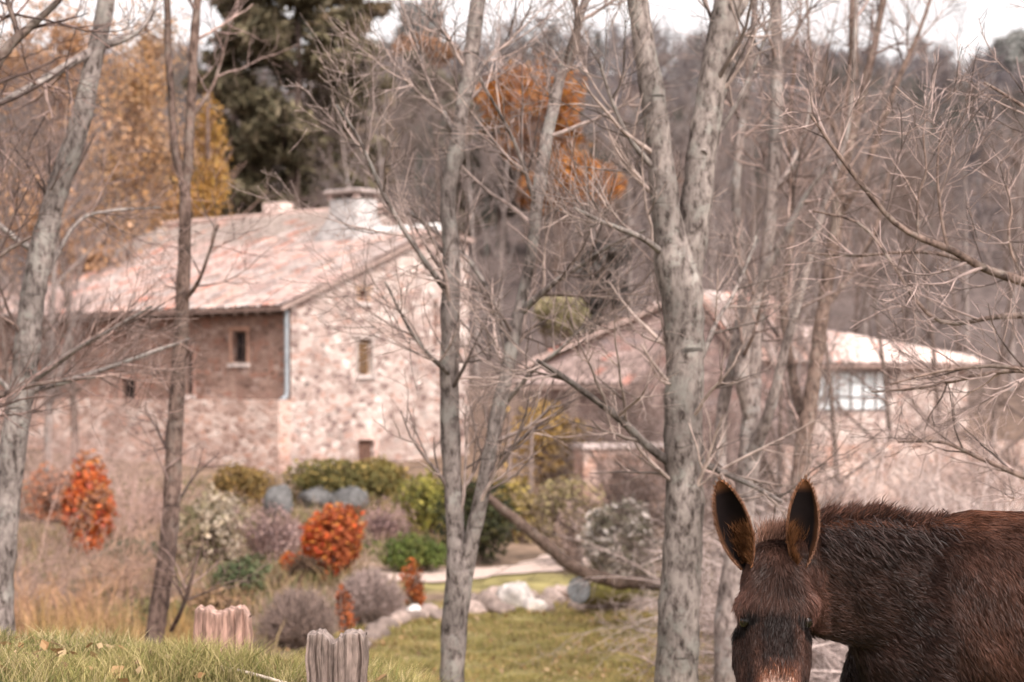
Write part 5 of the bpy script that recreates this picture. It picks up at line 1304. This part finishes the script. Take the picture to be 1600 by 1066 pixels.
# ear hair: rim fringe and ginger tufts at the inner base
for inner, fw, sdv, ax, t, ph, outd, ci in ears:
    g = Geo(); n_ = 2200; ii = rng.integers(1, 26, n_); jj = np.where(rng.uniform(size=n_) > .5, 0, 14); pe = inner[ii, jj] + ax * rng.uniform(-.005, .005, n_)[:, None]
    sg = np.where(jj == 0, -1., 1.)[:, None]; tipw = sstep(.82, 1, t[ii])[:, None]
    dd = norm(sdv * sg * .6 * (1 - tipw * .6) + ax * (.8 + tipw) + rng.normal(0, .2, (n_, 3)))
    g.add(*strands(pe, dd, dd, rng.uniform(.006, .015, n_) , np.full(n_, .0007), np.array([.19, .095, .06]) * rng.uniform(.4, 1.7, (n_, 1)), 1.6))
    n_ = 2600; ii = (rng.uniform(0, .5, n_) ** 1.3 * 25 + 1).astype(int); jj = np.clip(7 - outd * rng.normal(4.0, 2.6, n_), 0, 14).astype(int); pe = inner[ii, jj] + fw * .004
    dd = norm(ax * .9 + fw * .45 + rng.normal(0, .25, (n_, 3)))
    g.add(*strands(pe, dd, dd, rng.uniform(.008, .045, n_), np.full(n_, .0008), np.array([.17, .072, .032]) * rng.uniform(.25, 1.4, (n_, 1)), 1.3))
    part('ear_hair', g, M_fur, donkey)
for sd in (-1, 1):
    g = Geo(); rr = .021; la = np.linspace(0, np.pi, 12); lo_ = np.arange(20) / 20 * 2 * np.pi
    d_ = np.stack([np.outer(np.sin(la), np.cos(lo_)), np.outer(np.sin(la), np.sin(lo_)), np.outer(np.cos(la), np.ones(20))], -1).reshape(-1, 3)
    Q = [[i * 20 + j, i * 20 + (j + 1) % 20, (i + 1) * 20 + (j + 1) % 20, (i + 1) * 20 + j] for i in range(11) for j in range(20)]
    g.add(hp(.40, sd * .087, -.010) + d_ * rr, Q); part('eye', g, M_eye, donkey)
for (fx, fy), pts in feet:
    x, y = pts[-1][0], pts[-1][1]; g = Geo(); loft(g, [((x - .012, y, z), Ex * r, Ey * r * .9) for z, r in [(0.002, .058), (.03, .054), (.07, .046), (.085, .03)]], 18, (.05, .042, .038)); part('hoof', g, M_skin, donkey)
g = Geo(); tubes(g, catmull(np.array([[2.55, DY, 1.08], [2.63, DY, 1.0], [2.66, DY, .8], [2.65, DY, .6]]), 14), np.linspace(.035, .02, 14), 8, (.05, .03, .024), cap=True)
n_ = 1200; g.add(*strands(np.array([2.65, DY, .66]) + rng.normal(0, .015, (n_, 3)) + Ez * rng.uniform(-.06, .1, (n_, 1)), np.tile([0, 0, -1.], (n_, 1)) + rng.normal(0, .12, (n_, 3)), np.tile([0, 0, -1.], (n_, 1)), rng.uniform(.12, .26, n_), np.full(n_, .0014), np.tile([.02, .013, .012], (n_, 1)), 1.2)); part('tail', g, M_fur, donkey)

# ------------------------------------------------------------------ light, sky, camera
SUN_EL, SUN_AZ = math.radians(45), math.radians(152)      # azimuth clockwise from +Y: from the right, a little in front
w = bpy.data.worlds.new('World'); SC.world = w; w.use_nodes = True
nt = w.node_tree; bg = nt.nodes['Background']
sky = nt.nodes.new('ShaderNodeTexSky'); sky.sky_type = 'NISHITA'; sky.sun_disc = False
sky.sun_elevation = SUN_EL; sky.sun_rotation = SUN_AZ; sky.dust_density = 4.0; sky.air_density = 1.0; sky.ozone_density = 1.0
hs_ = nt.nodes.new('ShaderNodeHueSaturation'); hs_.inputs['Saturation'].default_value = .12; hs_.inputs['Value'].default_value = 2.0
nt.links.new(sky.outputs[0], hs_.inputs['Color'])
tint = nt.nodes.new('ShaderNodeMix'); tint.data_type = 'RGBA'; tint.blend_type = 'MULTIPLY'; tint.inputs[0].default_value = 1.; tint.inputs[7].default_value = (1.065, .995, .97, 1)
nt.links.new(hs_.outputs[0], tint.inputs[6]); nt.links.new(tint.outputs[2], bg.inputs[0]); bg.inputs[1].default_value = .15
sd = bpy.data.lights.new('sun', 'SUN'); sd.energy = 2.3; sd.angle = math.radians(14); sd.color = (1, .93, .86)
so = bpy.data.objects.new('sun', sd); COL.objects.link(so)
so.rotation_euler = (math.pi / 2 - SUN_EL, 0, math.pi - SUN_AZ)
cam = bpy.data.cameras.new('camera'); co = bpy.data.objects.new('camera', cam); COL.objects.link(co)
co.location = (0, 0, EYE); co.rotation_euler = (math.pi / 2, 0, 0)
cam.lens = 70.0; cam.sensor_width = 36.0; cam.shift_y = (HOR - 533) / 1600; cam.clip_start = .1; cam.clip_end = 3000
cam.dof.use_dof = True; cam.dof.focus_distance = 6.2; cam.dof.aperture_fstop = 4.0
SC.camera = co
SC.view_settings.view_transform = 'Standard'; SC.view_settings.look = 'None'; SC.view_settings.exposure = 0; SC.view_settings.gamma = 1
SC.cycles.max_bounces = 6; SC.cycles.diffuse_bounces = 3; SC.cycles.transparent_max_bounces = 4
